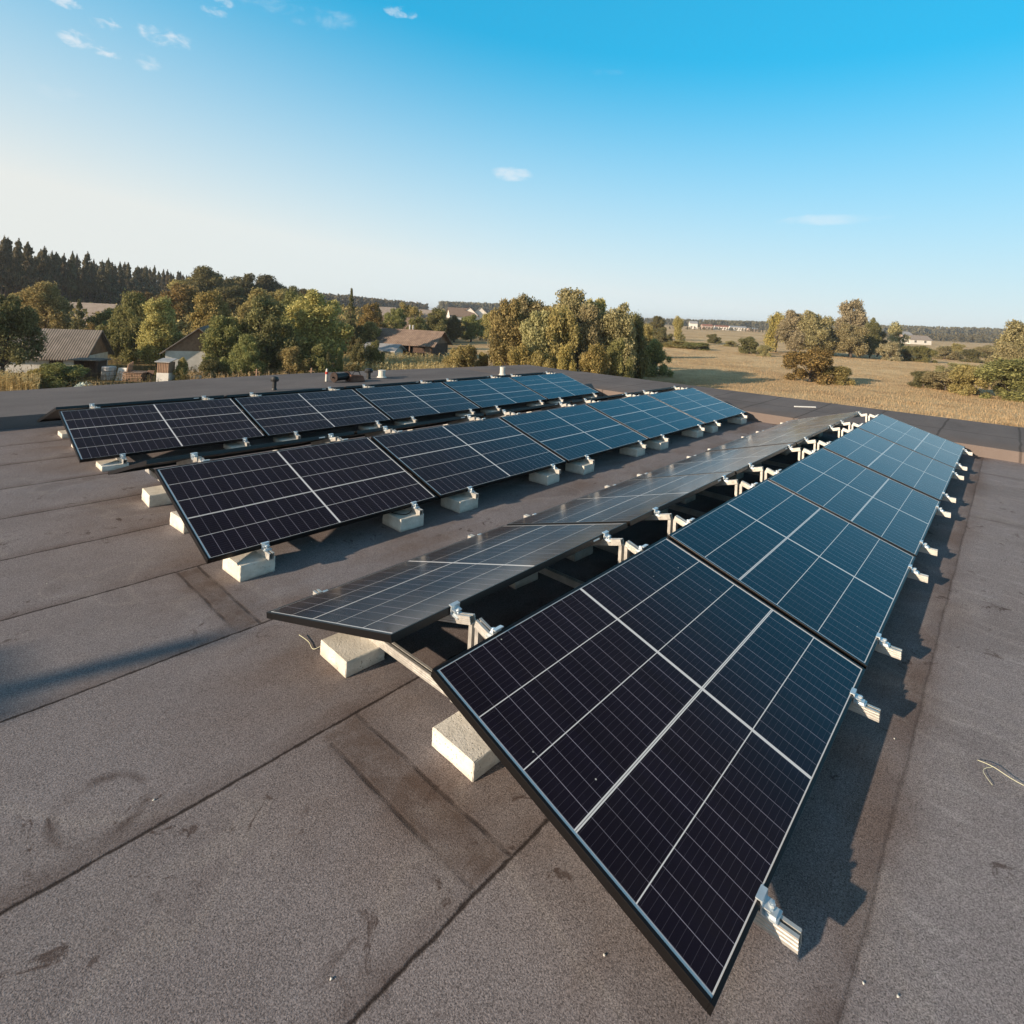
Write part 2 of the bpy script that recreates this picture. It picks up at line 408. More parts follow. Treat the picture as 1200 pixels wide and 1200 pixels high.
# raised border: polygon edge slightly out of square as in the photo
def edge_y(x): return 9.8 + .55 * max(0, min(1, (x + 1) / 5)) - (.62 * max(0, (x - 4)) / 8)
mb = MB()
top = []; nseg = 14
for i in range(nseg):
    xa = X0 + (XE - X0) * i / nseg; xb = X0 + (XE - X0) * (i + 1) / nseg
    za = HB + (.02 * math.sin(xa * 1.1)); zb = HB + (.02 * math.sin(xb * 1.1))
    za = zb = HB
    mb.quadbox([(xa, SY, -.35), (xb, SY, -.35), (xb, edge_y(xb), -.35), (xa, edge_y(xa), -.35),
                (xa, SY, za), (xb, SY, zb), (xb, edge_y(xb), zb + .02), (xa, edge_y(xa), za + .02)])
mb.quadbox([(SX, Y0, -.35), (XE + .15, Y0, -.35), (XE, SY, -.35), (SX, SY, -.35), (SX, Y0, HB), (XE + .15, Y0, HB + .02), (XE, SY, HB + .02), (SX, SY, HB)])
inv(mb.build('raised_roof_border', BORDER))
WALL, t, b = mat('rendered_wall', .9, 0, (.42, .40, .36))
t.l.new(t.ramp(t.noise(t.pos(), 1.2, 4), [(.3, (.36, .34, .30)), (.7, (.46, .44, .40))]), b.inputs['Base Color'])
mb = MB(); mb.box(X0 + .1, XE - .12, Y0 + .1, 9.0, GZ, -.36); inv(mb.build('wall', WALL))

# ------------------------------------------------------------------ solar panels
L_, W_, TH = 1.754, 1.096, 0.030
PITCH = L_ + .0358
TILT = .2908; RR = .1388; ZR = .46
ct, st_ = math.cos(TILT), math.sin(TILT)
def slope(u, s, n):      # a point of the -y facing panel, origin at its near ridge corner, ridge height zero
    return (u, -s * ct - n * st_, -s * st_ + n * ct)
def make_panel(thick):
    root = empty('solar_panel')
    F = 0.0115
    mb = MB()
    for (u0, u1, s0, s1) in ((0, L_, 0, F), (0, L_, W_ - F, W_), (0, F, F, W_ - F), (L_ - F, L_, F, W_ - F)):
        P = [slope(u, s, n) for n in (-TH, 0) for (u, s) in ((u0, s1), (u1, s1), (u1, s0), (u0, s0))]
        mb.quadbox(P)
    for (u0, u1, s0, s1) in ((F, L_ - F, F, F + .022), (F, L_ - F, W_ - F - .022, W_ - F)):
        P = [slope(u, s, n) for n in (-TH, -TH + .002) for (u, s) in ((u0, s1), (u1, s1), (u1, s0), (u0, s0))]
        mb.quadbox(P)
    mb.build('frame', FRAME, root, bevel=.0012)
    e = F - .001
    c = [(e, e), (L_ - e, e), (L_ - e, W_ - e), (e, W_ - e)]
    mb = MB()
    P = [slope(u, s, n) for n in (-.0072, -.0022) for (u, s) in ((e, W_ - e), (L_ - e, W_ - e), (L_ - e, e), (e, e))]
    mb.quadbox(P); mb.mi = [1, 0, 1, 1, 1, 1]
    g = mb.build('cell_glass', [CELLS[thick], BACK], root)
    uvl = g.data.uv_layers.new(name='UVMap')
    cs = [(e, W_ - e), (L_ - e, W_ - e), (L_ - e, e), (e, e)] * 2
    for poly in g.data.polygons:
        for li in poly.loop_indices: uvl.data[li].uv = cs[g.data.loops[li].vertex_index]
    mb = MB()
    P = [slope(u, s, n) for n in (-.019, -.010) for (u, s) in ((.31, -.0006), (.37, -.0006), (.37, .0004), (.31, .0004))]
    mb.quadbox(P); mb.build('sticker', STICK, root)
    mb = MB()
    P = [slope(u, s, n) for n in (-.021, -.0075) for (u, s) in ((.79, .20), (.96, .20), (.96, .14), (.79, .14))]
    mb.quadbox(P); mb.build('junction_box', BACK, root)
    return root
ORD = ['nearest', 'second from the near end', 'third from the near end', 'fourth from the near end', 'farthest']
TENTS = [  # x offset, y centre, height offset, yaw, name for labels
    (0.0, 0.0, 0.0, 0.0, 'front right', 'front'),
    (.0094, 3.1398, .0248, -.0007, 'middle', 'middle'),
    (-.0287, 6.2745, -.0244, .0026, 'back left', 'back')]
proto = {3: make_panel(3), 2: make_panel(2)}
used = {3: False, 2: False}
for ti, (ox, oy, oz, yaw, rown, rs) in enumerate(TENTS):
    for side in (-1, 1):
        for k in range(5):
            th = 3 if (k % 2 == 0) else 2
            if ti == 2: th = 5 - th
            o = proto[th] if not used[th] else copy_tree(proto[th]); used[th] = True
            if side == -1: p = Vector((k * PITCH, -RR, ZR)); rz = 0
            else: p = Vector((k * PITCH + L_ + .019, RR, ZR)); rz = math.pi
            p.rotate(Matrix.Rotation(yaw, 3, 'Z'))
            o.location = (p.x + ox, p.y + oy, p.z + oz + (0.002 * math.sin(k * 2.3 + ti)))
            o.rotation_euler = (R(.12) * math.sin(k * 1.7 + ti * 2), 0, rz + yaw)
            facing = 'right facing' if side == -1 else 'left facing'
            words = {0: f'nearest black framed solar panel of the {facing} row in the {rs} double row',
                     4: f'farthest black framed solar panel of the {facing} row in the {rs} double row'}
            lab = words.get(k, f'{["", "second", "third", "fourth"][k] if k < 4 else ""} solar panel from the near end of the {facing} row, {rs} double row')
            tag(o, lab, 'solar panel', 'solar panels tilted in double rows on the felt roof')

# ------------------------------------------------------------------ mounting frames (one per pair of clamps) and ballast blocks
RX = []
for k in range(5): RX += [k * PITCH + .34, k * PITCH + 1.52]
BH, RH = .075, .041
def rail_profile(w=.040, h=.041, tkn=.0035):
    # open channel with lips and side ribs, origin bottom centre
    hw = w / 2
    out = [(-hw, 0), (hw, 0), (hw, h * .22), (hw - .002, h * .27), (hw, h * .32), (hw, h * .48), (hw - .002, h * .53), (hw, h * .58), (hw, h * .74), (hw - .002, h * .79), (hw, h * .84), (hw, h), (hw - .012, h), (hw - .012, h - tkn), (hw - tkn, h - tkn), (hw - tkn, tkn),
           (-hw + tkn, tkn), (-hw + tkn, h - tkn), (-hw + .012, h - tkn), (-hw + .012, h), (-hw, h), (-hw, h * .84), (-hw + .002, h * .79), (-hw, h * .74), (-hw, h * .58), (-hw + .002, h * .53), (-hw, h * .48), (-hw, h * .32), (-hw + .002, h * .27), (-hw, h * .22)]
    return out
def rail(mb, A, B, upv, w=.04, h=.041):
    A = Vector(A); B = Vector(B); d = (B - A).normalized(); upv = Vector(upv); sx = d.cross(upv).normalized(); uz = sx.cross(d).normalized()
    mb.prism(rail_profile(w, h), 0, 1, lambda p, t_: (A if t_ == 0 else B) + sx * p[0] + uz * p[1])
def clamp_mesh():
    """stepped zinc clamp: foot, upright, hook over the frame and a bolt; x across, y outward from the panel edge"""
    mb = MB()
    mb.box(-.024, .024, .006, .050, 0, .005); mb.box(-.024, .024, .004, .009, .005, .034)
    mb.box(-.024, .024, -.010, .009, .034, .038); mb.box(-.016, .016, .016, .044, .005, .012)
    mb.box(-.020, .020, .009, .030, .018, .022)
    mb.tube([(0, .028, .005), (0, .028, .030)], .005, 6); mb.tube([(0, .028, .022), (0, .028, .029)], .0095, 6)
    return mb.mesh('clamp', ZINC)
CLAMP = clamp_mesh()
def add_clamp(root, loc, rot):
    o = bpy.data.objects.new('clamp', CLAMP); C.objects.link(o); o.parent = root; o.location = loc; o.rotation_euler = rot; return o
def make_mount():
    root = empty('mounting_frame')
    mb = MB(); rail(mb, (0, -1.285, BH), (0, 1.285, BH), (0, 0, 1), .034); mb.build('base_rail', ALU, root)
    zr0 = ZR - TH / ct
    for s in (-1, 1):
        # upright channel standing on the base rail
        mb = MB(); rail(mb, (.0, s * .019 + .008, BH + RH), (.0, s * .019 + .008, zr0 + .002), (1, 0, 0), .020, .030)
        mb.build('post', ALU, root)
        # inclined rail carrying the panels, reaches past the ridge edge to the posts
        a = (.0, s * .075, zr0 + .020 - RH * .9 + .004); bb_ = (.0, s * .46, zr0 - (.46 - RR) * math.tan(TILT) - .037)
        a2 = (.0, s * .010, zr0 + (RR - .010) * math.tan(TILT) - .037)
        mb = MB(); rail(mb, a2, bb_, (0, 0, 1), .032, .034); mb.build('tilted_rail', ALU, root)
        add_clamp(root, (0, s * (RR - .004), zr0 + .004), (0, 0, math.pi if s == 1 else 0)).rotation_euler = ((-.12) * 1, 0, 0 if s == -1 else math.pi)
        ec = add_clamp(root, (0, s * (RR + W_ * ct - .006), BH + RH), (0, 0, math.pi if s == -1 else 0))
        if s == 1: ec.scale = (.6, .6, .86)
    # short cross channel at the foot and a diagonal brace
    mb = MB(); rail(mb, (-.095, 0.01, BH + RH + .03), (.05, 0.01, BH + RH + .03), (0, 0, 1), .034, .034); mb.build('cross_channel', ALU, root)
    mb = MB(); rail(mb, (-.40, -.05, BH + .03), (-.03, -.03, zr0 - .10), (0, 0, 1), .03, .022); mb.build('brace', ALU, root)
    return root
m0 = make_mount(); first = True; BRACED = True
def bmesh_block(seed):
    rnd = random.Random(seed)
    bm = bmesh.new()
    bmesh.ops.create_cube(bm, size=1)
    sx, sy = .215 + rnd.uniform(-.006, .006), .245 + rnd.uniform(-.008, .008)
    for v in bm.verts: v.co.x *= sx; v.co.y *= sy; v.co.z = (v.co.z + .5) * BH
    bmesh.ops.subdivide_edges(bm, edges=bm.edges[:], cuts=5, use_grid_fill=True)
    bmesh.ops.bevel(bm, geom=[e for e in bm.edges if len(e.link_faces) == 2 and e.calc_face_angle(0) > 1], offset=.004, segments=1, affect='EDGES')
    for v in bm.verts:
        if v.co.z > .004: v.co += Vector((rnd.uniform(-1, 1), rnd.uniform(-1, 1), rnd.uniform(-.25, .25))) * .0012
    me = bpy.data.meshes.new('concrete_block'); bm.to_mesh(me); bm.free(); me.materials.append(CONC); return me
BL = [bmesh_block(i) for i in range(4)]
rnd = random.Random(5)
NUM = ['first', 'second', 'third', 'fourth', 'fifth', 'sixth', 'seventh', 'eighth', 'ninth', 'tenth']
for ti, (ox, oy, oz, yaw, rown, rs) in enumerate(TENTS):
    for k, x in enumerate(RX):
        o = copy_tree(m0)
        if k == 0:      # the frame at the near end carries no brace
            for ch in kids(o):
                if ch.name.startswith('brace'): bpy.data.objects.remove(ch)
        p = Vector((x, 0, 0)); p.rotate(Matrix.Rotation(yaw, 3, 'Z'))
        o.location = (p.x + ox, p.y + oy, oz); o.rotation_euler = (0, 0, yaw)
        tag(o, f'{NUM[k]} aluminium mounting frame from the near end under the {rs} double row', 'mounting frame', 'aluminium frames and clamps holding the solar panels')
        for j, (yy, nm) in enumerate(((-1.03, 'right eave'), (-.10, 'ridge'), (.99 - .09, 'left eave'))):
            if ti > 0 and j == 0: yy = -1.13
            if ti == 0 and j == 0: yy = -.72
            if ti == 0 and j == 2: yy = .76
            if ti > 0 and j == 2: yy = .62
            blk = bpy.data.objects.new('concrete_block', BL[rnd.randrange(4)]); C.objects.link(blk)
            dx = -.075 if k % 2 == 0 else -.06
            if ti == 0 and j == 0: dx = .08
            blk.location = (p.x + ox + dx + rnd.uniform(-.012, .012), p.y + oy + yy + rnd.uniform(-.02, .02), 0)
            if oz > .005: blk.scale.z = 1 + oz / BH
            if oz < -.005: blk.scale.z = 1 + oz / BH
            blk.rotation_euler = (0, 0, R(rnd.uniform(-3.5, 3.5)) + (math.pi if rnd.random() < .5 else 0))
            tag(blk, f'pale concrete block under the {nm} at the {NUM[k]} frame, {rs} double row', 'concrete block', 'concrete ballast blocks under the mounting frames')

for ch in kids(m0): bpy.data.objects.remove(ch)
bpy.data.objects.remove(m0)
# ------------------------------------------------------------------ ground and the air
def ground_material():
    mt, t, b = mat('dry_meadow', 1.0, spec=.1)
    P = t.pos(); x, y, z = t.xyz(P)
    n1 = t.noise(t.scalev(P, 1, 1, 0), .035, 5, .6, .3); n2 = t.noise(P, .35, 5, .7); n3 = t.noise(P, 4, 4, .7)
    g = t.ramp(n1, [(.30, (.46, .31, .16)), (.44, (.62, .45, .24)), (.56, (.72, .55, .32)), (.72, (.50, .39, .20))])
    g = t.mix(t.mapr(n2, .42, .68, 0, .6), g, (.32, .175, .09))
    g = t.mix(t.mapr(n3, .35, .7, 0, .4), g, (.26, .17, .08))
    # garden side: browner soil and greener weeds to the left of the line towards the barn
    sid = t.m('SUBTRACT', t.m('MULTIPLY', y, .62), t.m('MULTIPLY', x, .78))
    gd = t.mapr(t.m('ADD', sid, t.m('MULTIPLY', n2, 6)), -4, 2, 0, 1)
    gcol = t.ramp(n2, [(.35, (.11, .09, .04)), (.5, (.22, .16, .075)), (.65, (.17, .15, .055))])
    g = t.mix(gd, g, gcol)
    t.l.new(g, b.inputs['Base Color'])
    t.l.new(t.bump(t.m('ADD', t.m('MULTIPLY', n2, .5), t.m('MULTIPLY', n3, .15)), .8, 1), b.inputs['Normal'])
    return mt
MEADOW = ground_material()
n = 90
mb = MB()
gs = np.sign(np.linspace(-1, 1, n)) * np.abs(np.linspace(-1, 1, n)) ** 2.6 * 5200
for a in gs:
    for c in gs:
        d = math.hypot(a, c)
        mb.v.append((a + 20, c + 10, GZ + (0.5 * math.sin(a * .03) * math.cos(c * .037) * min(1, max(0, (d - 60) / 80)) if d < 900 else 0)))
for i in range(n - 1):
    for j in range(n - 1): mb.f.append((i * n + j, (i + 1) * n + j, (i + 1) * n + j + 1, i * n + j + 1))
mb.mi = [0] * len(mb.f)
tag(mb.build('ground', MEADOW, smooth=True), kind='structure')
def hgt(x, y):
    a, c = x - 20, y - 10; d = math.hypot(a, c)
    return GZ + (0.5 * math.sin(a * .03) * math.cos(c * .037) * min(1, max(0, (d - 60) / 80)) if d < 900 else 0)

# positions: a column of the view and a distance ahead give a point on the ground
def hor(px): return 337.5 + .05 * px
def at(px, depth):
    u = (px - CX) / FPX
    zt = GZ
    v = ((zt - CAM[2]) / depth - FW[2] - RT[2] * u) / (-UP[2])
    d = FW + RT * u - UP * v
    p = CAM + d * depth
    return float(p[0]), float(p[1]), hgt(p[0], p[1])
def ztop(px, py, depth): return float(CAM[2] + depth * (FW[2] + RT[2] * (px - CX) / FPX - UP[2] * (py - CY) / FPX))
def dep(px, yb): return FPX * (CAM[2] - GZ) / max(3.0, yb - hor(px))
def wid(pxw, depth): return pxw / FPX * depth

# ------------------------------------------------------------------ foliage
def leaf_material(name, cols, trans=.35):
    mt, t, b = mat(name, .75, spec=.25)
    ge = t.n.new('ShaderNodeNewGeometry'); oi = t.n.new('ShaderNodeObjectInfo')
    r1 = ge.outputs['Random Per Island']
    n_ = t.noise(t.n.new('ShaderNodeTexCoord').outputs['Object'], 1.1, 3, .6)
    f = t.m('ADD', t.m('MULTIPLY', r1, .55), t.m('MULTIPLY', n_, .55))
    c = t.ramp(f, [(.2, cols[0]), (.52, cols[1]), (.85, cols[2])])
    hs = t.n.new('ShaderNodeHueSaturation'); t.l.new(c, hs.inputs['Color'])
    t.l.new(t.mapr(oi.outputs['Random'], 0, 1, .485, .515), hs.inputs['Hue']); t.l.new(t.mapr(oi.outputs['Random'], 0, 1, .85, 1.15), hs.inputs['Value'])
    t.l.new(hs.outputs[0], b.inputs['Base Color'])
    tr = t.n.new('ShaderNodeBsdfTranslucent'); t.l.new(hs.outputs[0], tr.inputs[0])
    mx = t.n.new('ShaderNodeMixShader'); mx.inputs[0].default_value = trans
    t.l.new(b.outputs[0], mx.inputs[1]); t.l.new(tr.outputs[0], mx.inputs[2])
    t.l.new(mx.outputs[0], t.n['Material Output'].inputs[0])
    return mt
LM = {
    'olive': leaf_material('olive_foliage', [(0.147, 0.125, 0.049), (0.354, 0.308, 0.117), (0.603, 0.503, 0.199)]),
    'green': leaf_material('green_foliage', [(0.090, 0.094, 0.036), (0.224, 0.228, 0.084), (0.391, 0.371, 0.140)]),
    'dark': leaf_material('dark_foliage', [(0.071, 0.070, 0.032), (0.160, 0.152, 0.067), (0.289, 0.255, 0.112)]),
    'yellow': leaf_material('yellow_foliage', [(0.136, 0.144, 0.045), (0.391, 0.329, 0.108), (0.582, 0.478, 0.168)]),
    'rust': leaf_material('rusty_foliage', [(.095, .072, .028), (.230, .170, .062), (.42, .29, .11)]),
    'willow': leaf_material('willow_foliage', [(0.160, 0.142, 0.068), (0.345, 0.310, 0.150), (0.530, 0.470, 0.245)]),
    'grey': leaf_material('grey_foliage', [(0.170, 0.145, 0.085), (0.340, 0.290, 0.175), (0.500, 0.425, 0.270)]),
    'pine': leaf_material('pine_foliage', [(0.050, 0.047, 0.026), (0.110, 0.096, 0.050), (0.195, 0.162, 0.086)], 0.145),
    'far': leaf_material('far_foliage', [(0.079, 0.074, 0.042), (0.122, 0.111, 0.061), (0.175, 0.153, 0.084)], 0.145),
}
BARK, t, b = mat('bark', .95, 0, (.09, .07, .055)); t.l.new(t.ramp(t.noise(t.obj(), 6, 4), [(.3, (.05, .04, .03)), (.7, (.13, .10, .08))]), b.inputs['Base Color'])
PBARK, t, b = mat('pine_bark', .95, 0); t.l.new(t.ramp(t.xyz(t.obj())[2], [(.2, (.10, .075, .06)), (.8, (.26, .155, .09))]), b.inputs['Base Color'])

def leaves(rng, centers, radii, counts, size, elong=1.6, up=.0, droop=0.0):
    """leaf-sized quads spread through the crown's clusters"""
    V = []; 
    cs = np.repeat(np.array(centers), counts, axis=0); rs = np.repeat(np.array(radii), counts, axis=0)
    n_ = len(cs)
    d = rng.normal(size=(n_, 3)); d /= np.linalg.norm(d, axis=1)[:, None]
    rad = rng.uniform(.25, 1.0, n_) ** .45 * (1 + .16 * rng.normal(size=n_))
    p = cs + d * rs * rad[:, None]
    a = rng.normal(size=(n_, 3)) + np.array([0, 0, up]); a /= np.linalg.norm(a, axis=1)[:, None]
    nn = d + rng.normal(size=(n_, 3)) * .75
    b_ = np.cross(a, nn); b_ /= np.linalg.norm(b_, axis=1)[:, None]
    s = size * rng.uniform(.55, 1.35, n_)[:, None]
    A = a * s * elong * .5; B = b_ * s * .5
    fold = np.cross(a, b_) * s * .15
    Q = np.stack([p - A, p + B * .9 + fold, p + A, p - B * .9 + fold], 1).reshape(-1, 3)
    return Q
def leaf_mesh(name, Q, m_):
    nq = len(Q) // 4
    me = bpy.data.meshes.new(name)
    me.vertices.add(len(Q)); me.vertices.foreach_set('co', Q.astype(np.float32).ravel())
    me.loops.add(len(Q)); me.loops.foreach_set('vertex_index', np.arange(len(Q), dtype=np.int32))
    me.polygons.add(nq); me.polygons.foreach_set('loop_start', np.arange(0, len(Q), 4, dtype=np.int32))
    me.materials.append(m_); me.update(calc_edges=True); return me
def trunk_mesh(rng, tips, base_r, h0, m_, lean=0.0):
    mb = MB()
    top = Vector((lean, 0, h0))
    mb.tube([(0, 0, -.03), (lean * .3, 0, h0 * .5), top, (lean, 0.02, h0 * 1.25)], [base_r * 1.25, base_r, base_r * .8, base_r * .35], 7)
    for tp in tips:
        tp = Vector(tp); k = rng.uniform(.55, 1.0); st = Vector((lean * k, 0, h0 * k))
        mid = st.lerp(tp, .5) + Vector((0, 0, .04))
        mb.tube([st, mid, tp], [base_r * .5, base_r * .3, base_r * .08], 5)
    me = mb.mesh('trunk', m_); me.polygons.foreach_set('use_smooth', [True] * len(me.polygons)); return me
# prototypes are unit sized: height 1, crown radius about .5 at scale 1 (instances scale width and height apart)
PR = {}
def proto_tree(kind, var):
    rng = np.random.default_rng(hash((len(kind) * 7 + ord(kind[0]) * 13 + ord(kind[-1]), var)) % 100000)
    cs = []; rs = []; cnt = []
    if kind == 'round':
        for i in range(40):
            a = rng.uniform(0, 2 * math.pi); zz = rng.uniform(.14, .93)
            prof = max(.25, math.sin(min(1, (zz + .06) / 1.02) * math.pi)) ** .5
            r = rng.uniform(.12, .36) * prof
            cs.append((math.cos(a) * r, math.sin(a) * r, zz)); q = rng.uniform(.055, .15) * (0.70 + .4 * prof); rs.append((q, q, q * .9)); cnt.append(int(17000 * q * q * 3.0))
        cs.append((0, 0, .5)); rs.append((.28, .28, .32)); cnt.append(2400)
        size = .021; up = 0; h0 = .2; br = .026; el = 1.5
    elif kind == 'upright':          # willow like, feathery rising masses that merge into one crown
        for i in range(40):
            a = rng.uniform(0, 2 * math.pi); zz = rng.uniform(.08, .93)
            prof = math.sqrt(max(.05, 1 - max(0, (zz - .35) / .68) ** 2)) * min(1, .7 + zz)
            r = rng.uniform(.08, .40) * prof
            cs.append((math.cos(a) * r, math.sin(a) * r, zz)); q = rng.uniform(.06, .13); rs.append((q, q, q * 1.3)); cnt.append(int(15000 * q * q * 3.6))
        cs.append((0, 0, .4)); rs.append((.27, .27, .35)); cnt.append(2400)
        size = .018; up = 1.2; h0 = .2; br = .022; el = 2.5
    elif kind == 'column':
        for i in range(24):
            a = rng.uniform(0, 2 * math.pi); zz = rng.uniform(.08, .92)
            r = rng.uniform(.05, .26) * (1 - max(0, zz - .55) * 1.2)
            cs.append((math.cos(a) * r, math.sin(a) * r, zz)); q = rng.uniform(.10, .18) * (1.05 - .35 * zz); rs.append((q, q, q * 1.1)); cnt.append(int(9000 * q * q * 2.2))
        size = .026; up = 1.0; h0 = .2; br = .02; el = 1.8
    elif kind == 'bush':
        for i in range(30):
            a = rng.uniform(0, 2 * math.pi); zz = rng.uniform(.05, .84)
            r = rng.uniform(.05, .44) * math.sqrt(max(.05, 1 - (zz * .95) ** 2))
            cs.append((math.cos(a) * r, math.sin(a) * r, zz)); q = rng.uniform(.07, .17); rs.append((q, q, q * 1.2)); cnt.append(int(16000 * q * q * 2.8))
        size = .026; up = .5; h0 = .25; br = .02; el = 1.6
    elif kind == 'pine':
        n_ = 24
        for i in range(n_):
            a = rng.uniform(0, 2 * math.pi); zz = .42 + .56 * (i + rng.random()) / n_
            r = rng.uniform(.05, .36) * (1 - (zz - .42) / .60)
            cs.append((math.cos(a) * r, math.sin(a) * r, zz)); q = rng.uniform(.07, .15) * (1.30 - zz * .95); rs.append((q * 1.5, q * 1.5, q * .38)); cnt.append(130)
        cs.append((0, 0, .965)); rs.append((.035, .035, .06)); cnt.append(60)
        cs.append((0, 0, .8)); rs.append((.10, .10, .14)); cnt.append(160)
        size = .034; up = .3; h0 = .80; br = .011; el = 1.6
    elif kind == 'spruce':
        for i in range(15):
            zz = .12 + i * .058
            for k in range(5):
                a = rng.uniform(0, 2 * math.pi); r = (1 - zz) * .30
                cs.append((math.cos(a) * r, math.sin(a) * r, zz + rng.uniform(-.02, .02))); q = (1 - zz) * .24 + .015; rs.append((q, q, .022)); cnt.append(42)
        size = .030; up = -.3; h0 = .75; br = .015; el = 1.9
    Q = leaves(rng, cs, rs, cnt, size, el, up)
    # open up gaps: drop leaves where a coarse 3D pattern is low
    c0 = Q.reshape(-1, 4, 3).mean(1)
    s1 = np.sin(c0[:, 0] * 19 + var * 3 + 2 * np.sin(c0[:, 2] * 13)) * np.sin(c0[:, 1] * 17 + 1.3 * np.sin(c0[:, 0] * 15)) * np.sin(c0[:, 2] * 16 + var)
    keep = (s1 > -.36) | (rng.random(len(c0)) < .45)
    keep &= c0[:, 2] > .005
    Q = Q.reshape(-1, 4, 3)[keep].reshape(-1, 3)
    crown = leaf_mesh('crown', Q, LM['olive'])
    ii = rng.choice(len(cs), size=min(len(cs), 10), replace=False)
    tips = [cs[i] for i in ii]
    tr = trunk_mesh(rng, tips, br, h0, PBARK if kind == 'pine' else BARK)
    return crown, tr
for kd in ('round', 'upright', 'column', 'bush', 'pine', 'spruce'):
    for v_ in range(3 if kd in ('round', 'upright', 'pine') else 2): PR[kd, v_] = proto_tree(kd, v_)
rt = random.Random(3)
NAMES = {'round': 'deciduous_tree', 'upright': 'willow_tree', 'column': 'poplar_tree', 'bush': 'shrub', 'pine': 'pine_tree', 'spruce': 'spruce_tree'}
CATS = {'round': 'tree', 'upright': 'tree', 'column': 'tree', 'bush': 'bush', 'pine': 'pine tree', 'spruce': 'tree'}
def plant(kind, x, y, z, w_, h_, m_, label, group, name=None):
    nv = 3 if kind in ('round', 'upright', 'pine') else 2
    cr, tr = PR[kind, rt.randrange(nv)]
    root = empty(name or NAMES[kind], (x, y, z - .03), rt.uniform(0, 6.28)); root.scale = (w_, w_, h_)
    c = bpy.data.objects.new('crown' if kind != 'bush' else 'foliage', cr); C.objects.link(c); c.parent = root
    c.material_slots[0].link = 'OBJECT'; c.material_slots[0].material = LM[m_]
    t_ = bpy.data.objects.new('trunk' if kind != 'bush' else 'stem', tr); C.objects.link(t_); t_.parent = root
    tag(root, label, CATS[kind], group)
    return root
def tree(px, depth, top, pw, kind, m_, label, group=None, w_=None):
    x, y, z = at(px, depth)
    h_ = ztop(px, top, depth) - z
    ww = wid(pw, depth) * {'upright': 1.55, 'round': 1.22, 'column': 1.15, 'bush': 1.12, 'pine': 1.1, 'spruce': 1.5}[kind]
    nm = 'juniper' if 'juniper' in label else 'deciduous_tree' if kind in ('upright', 'column') and not any(q in label for q in ('willow', 'poplar')) else None
    return plant(kind, x, y, z, ww, h_ * 1.02, m_, label, group, nm)
G1 = 'garden trees between the village houses'; G2 = 'willows in the clump behind the roof corner'
G3 = 'trees across the dry meadow'; G4 = 'bushes scattered in the dry meadow'; G5 = 'bushes along the garden edge'
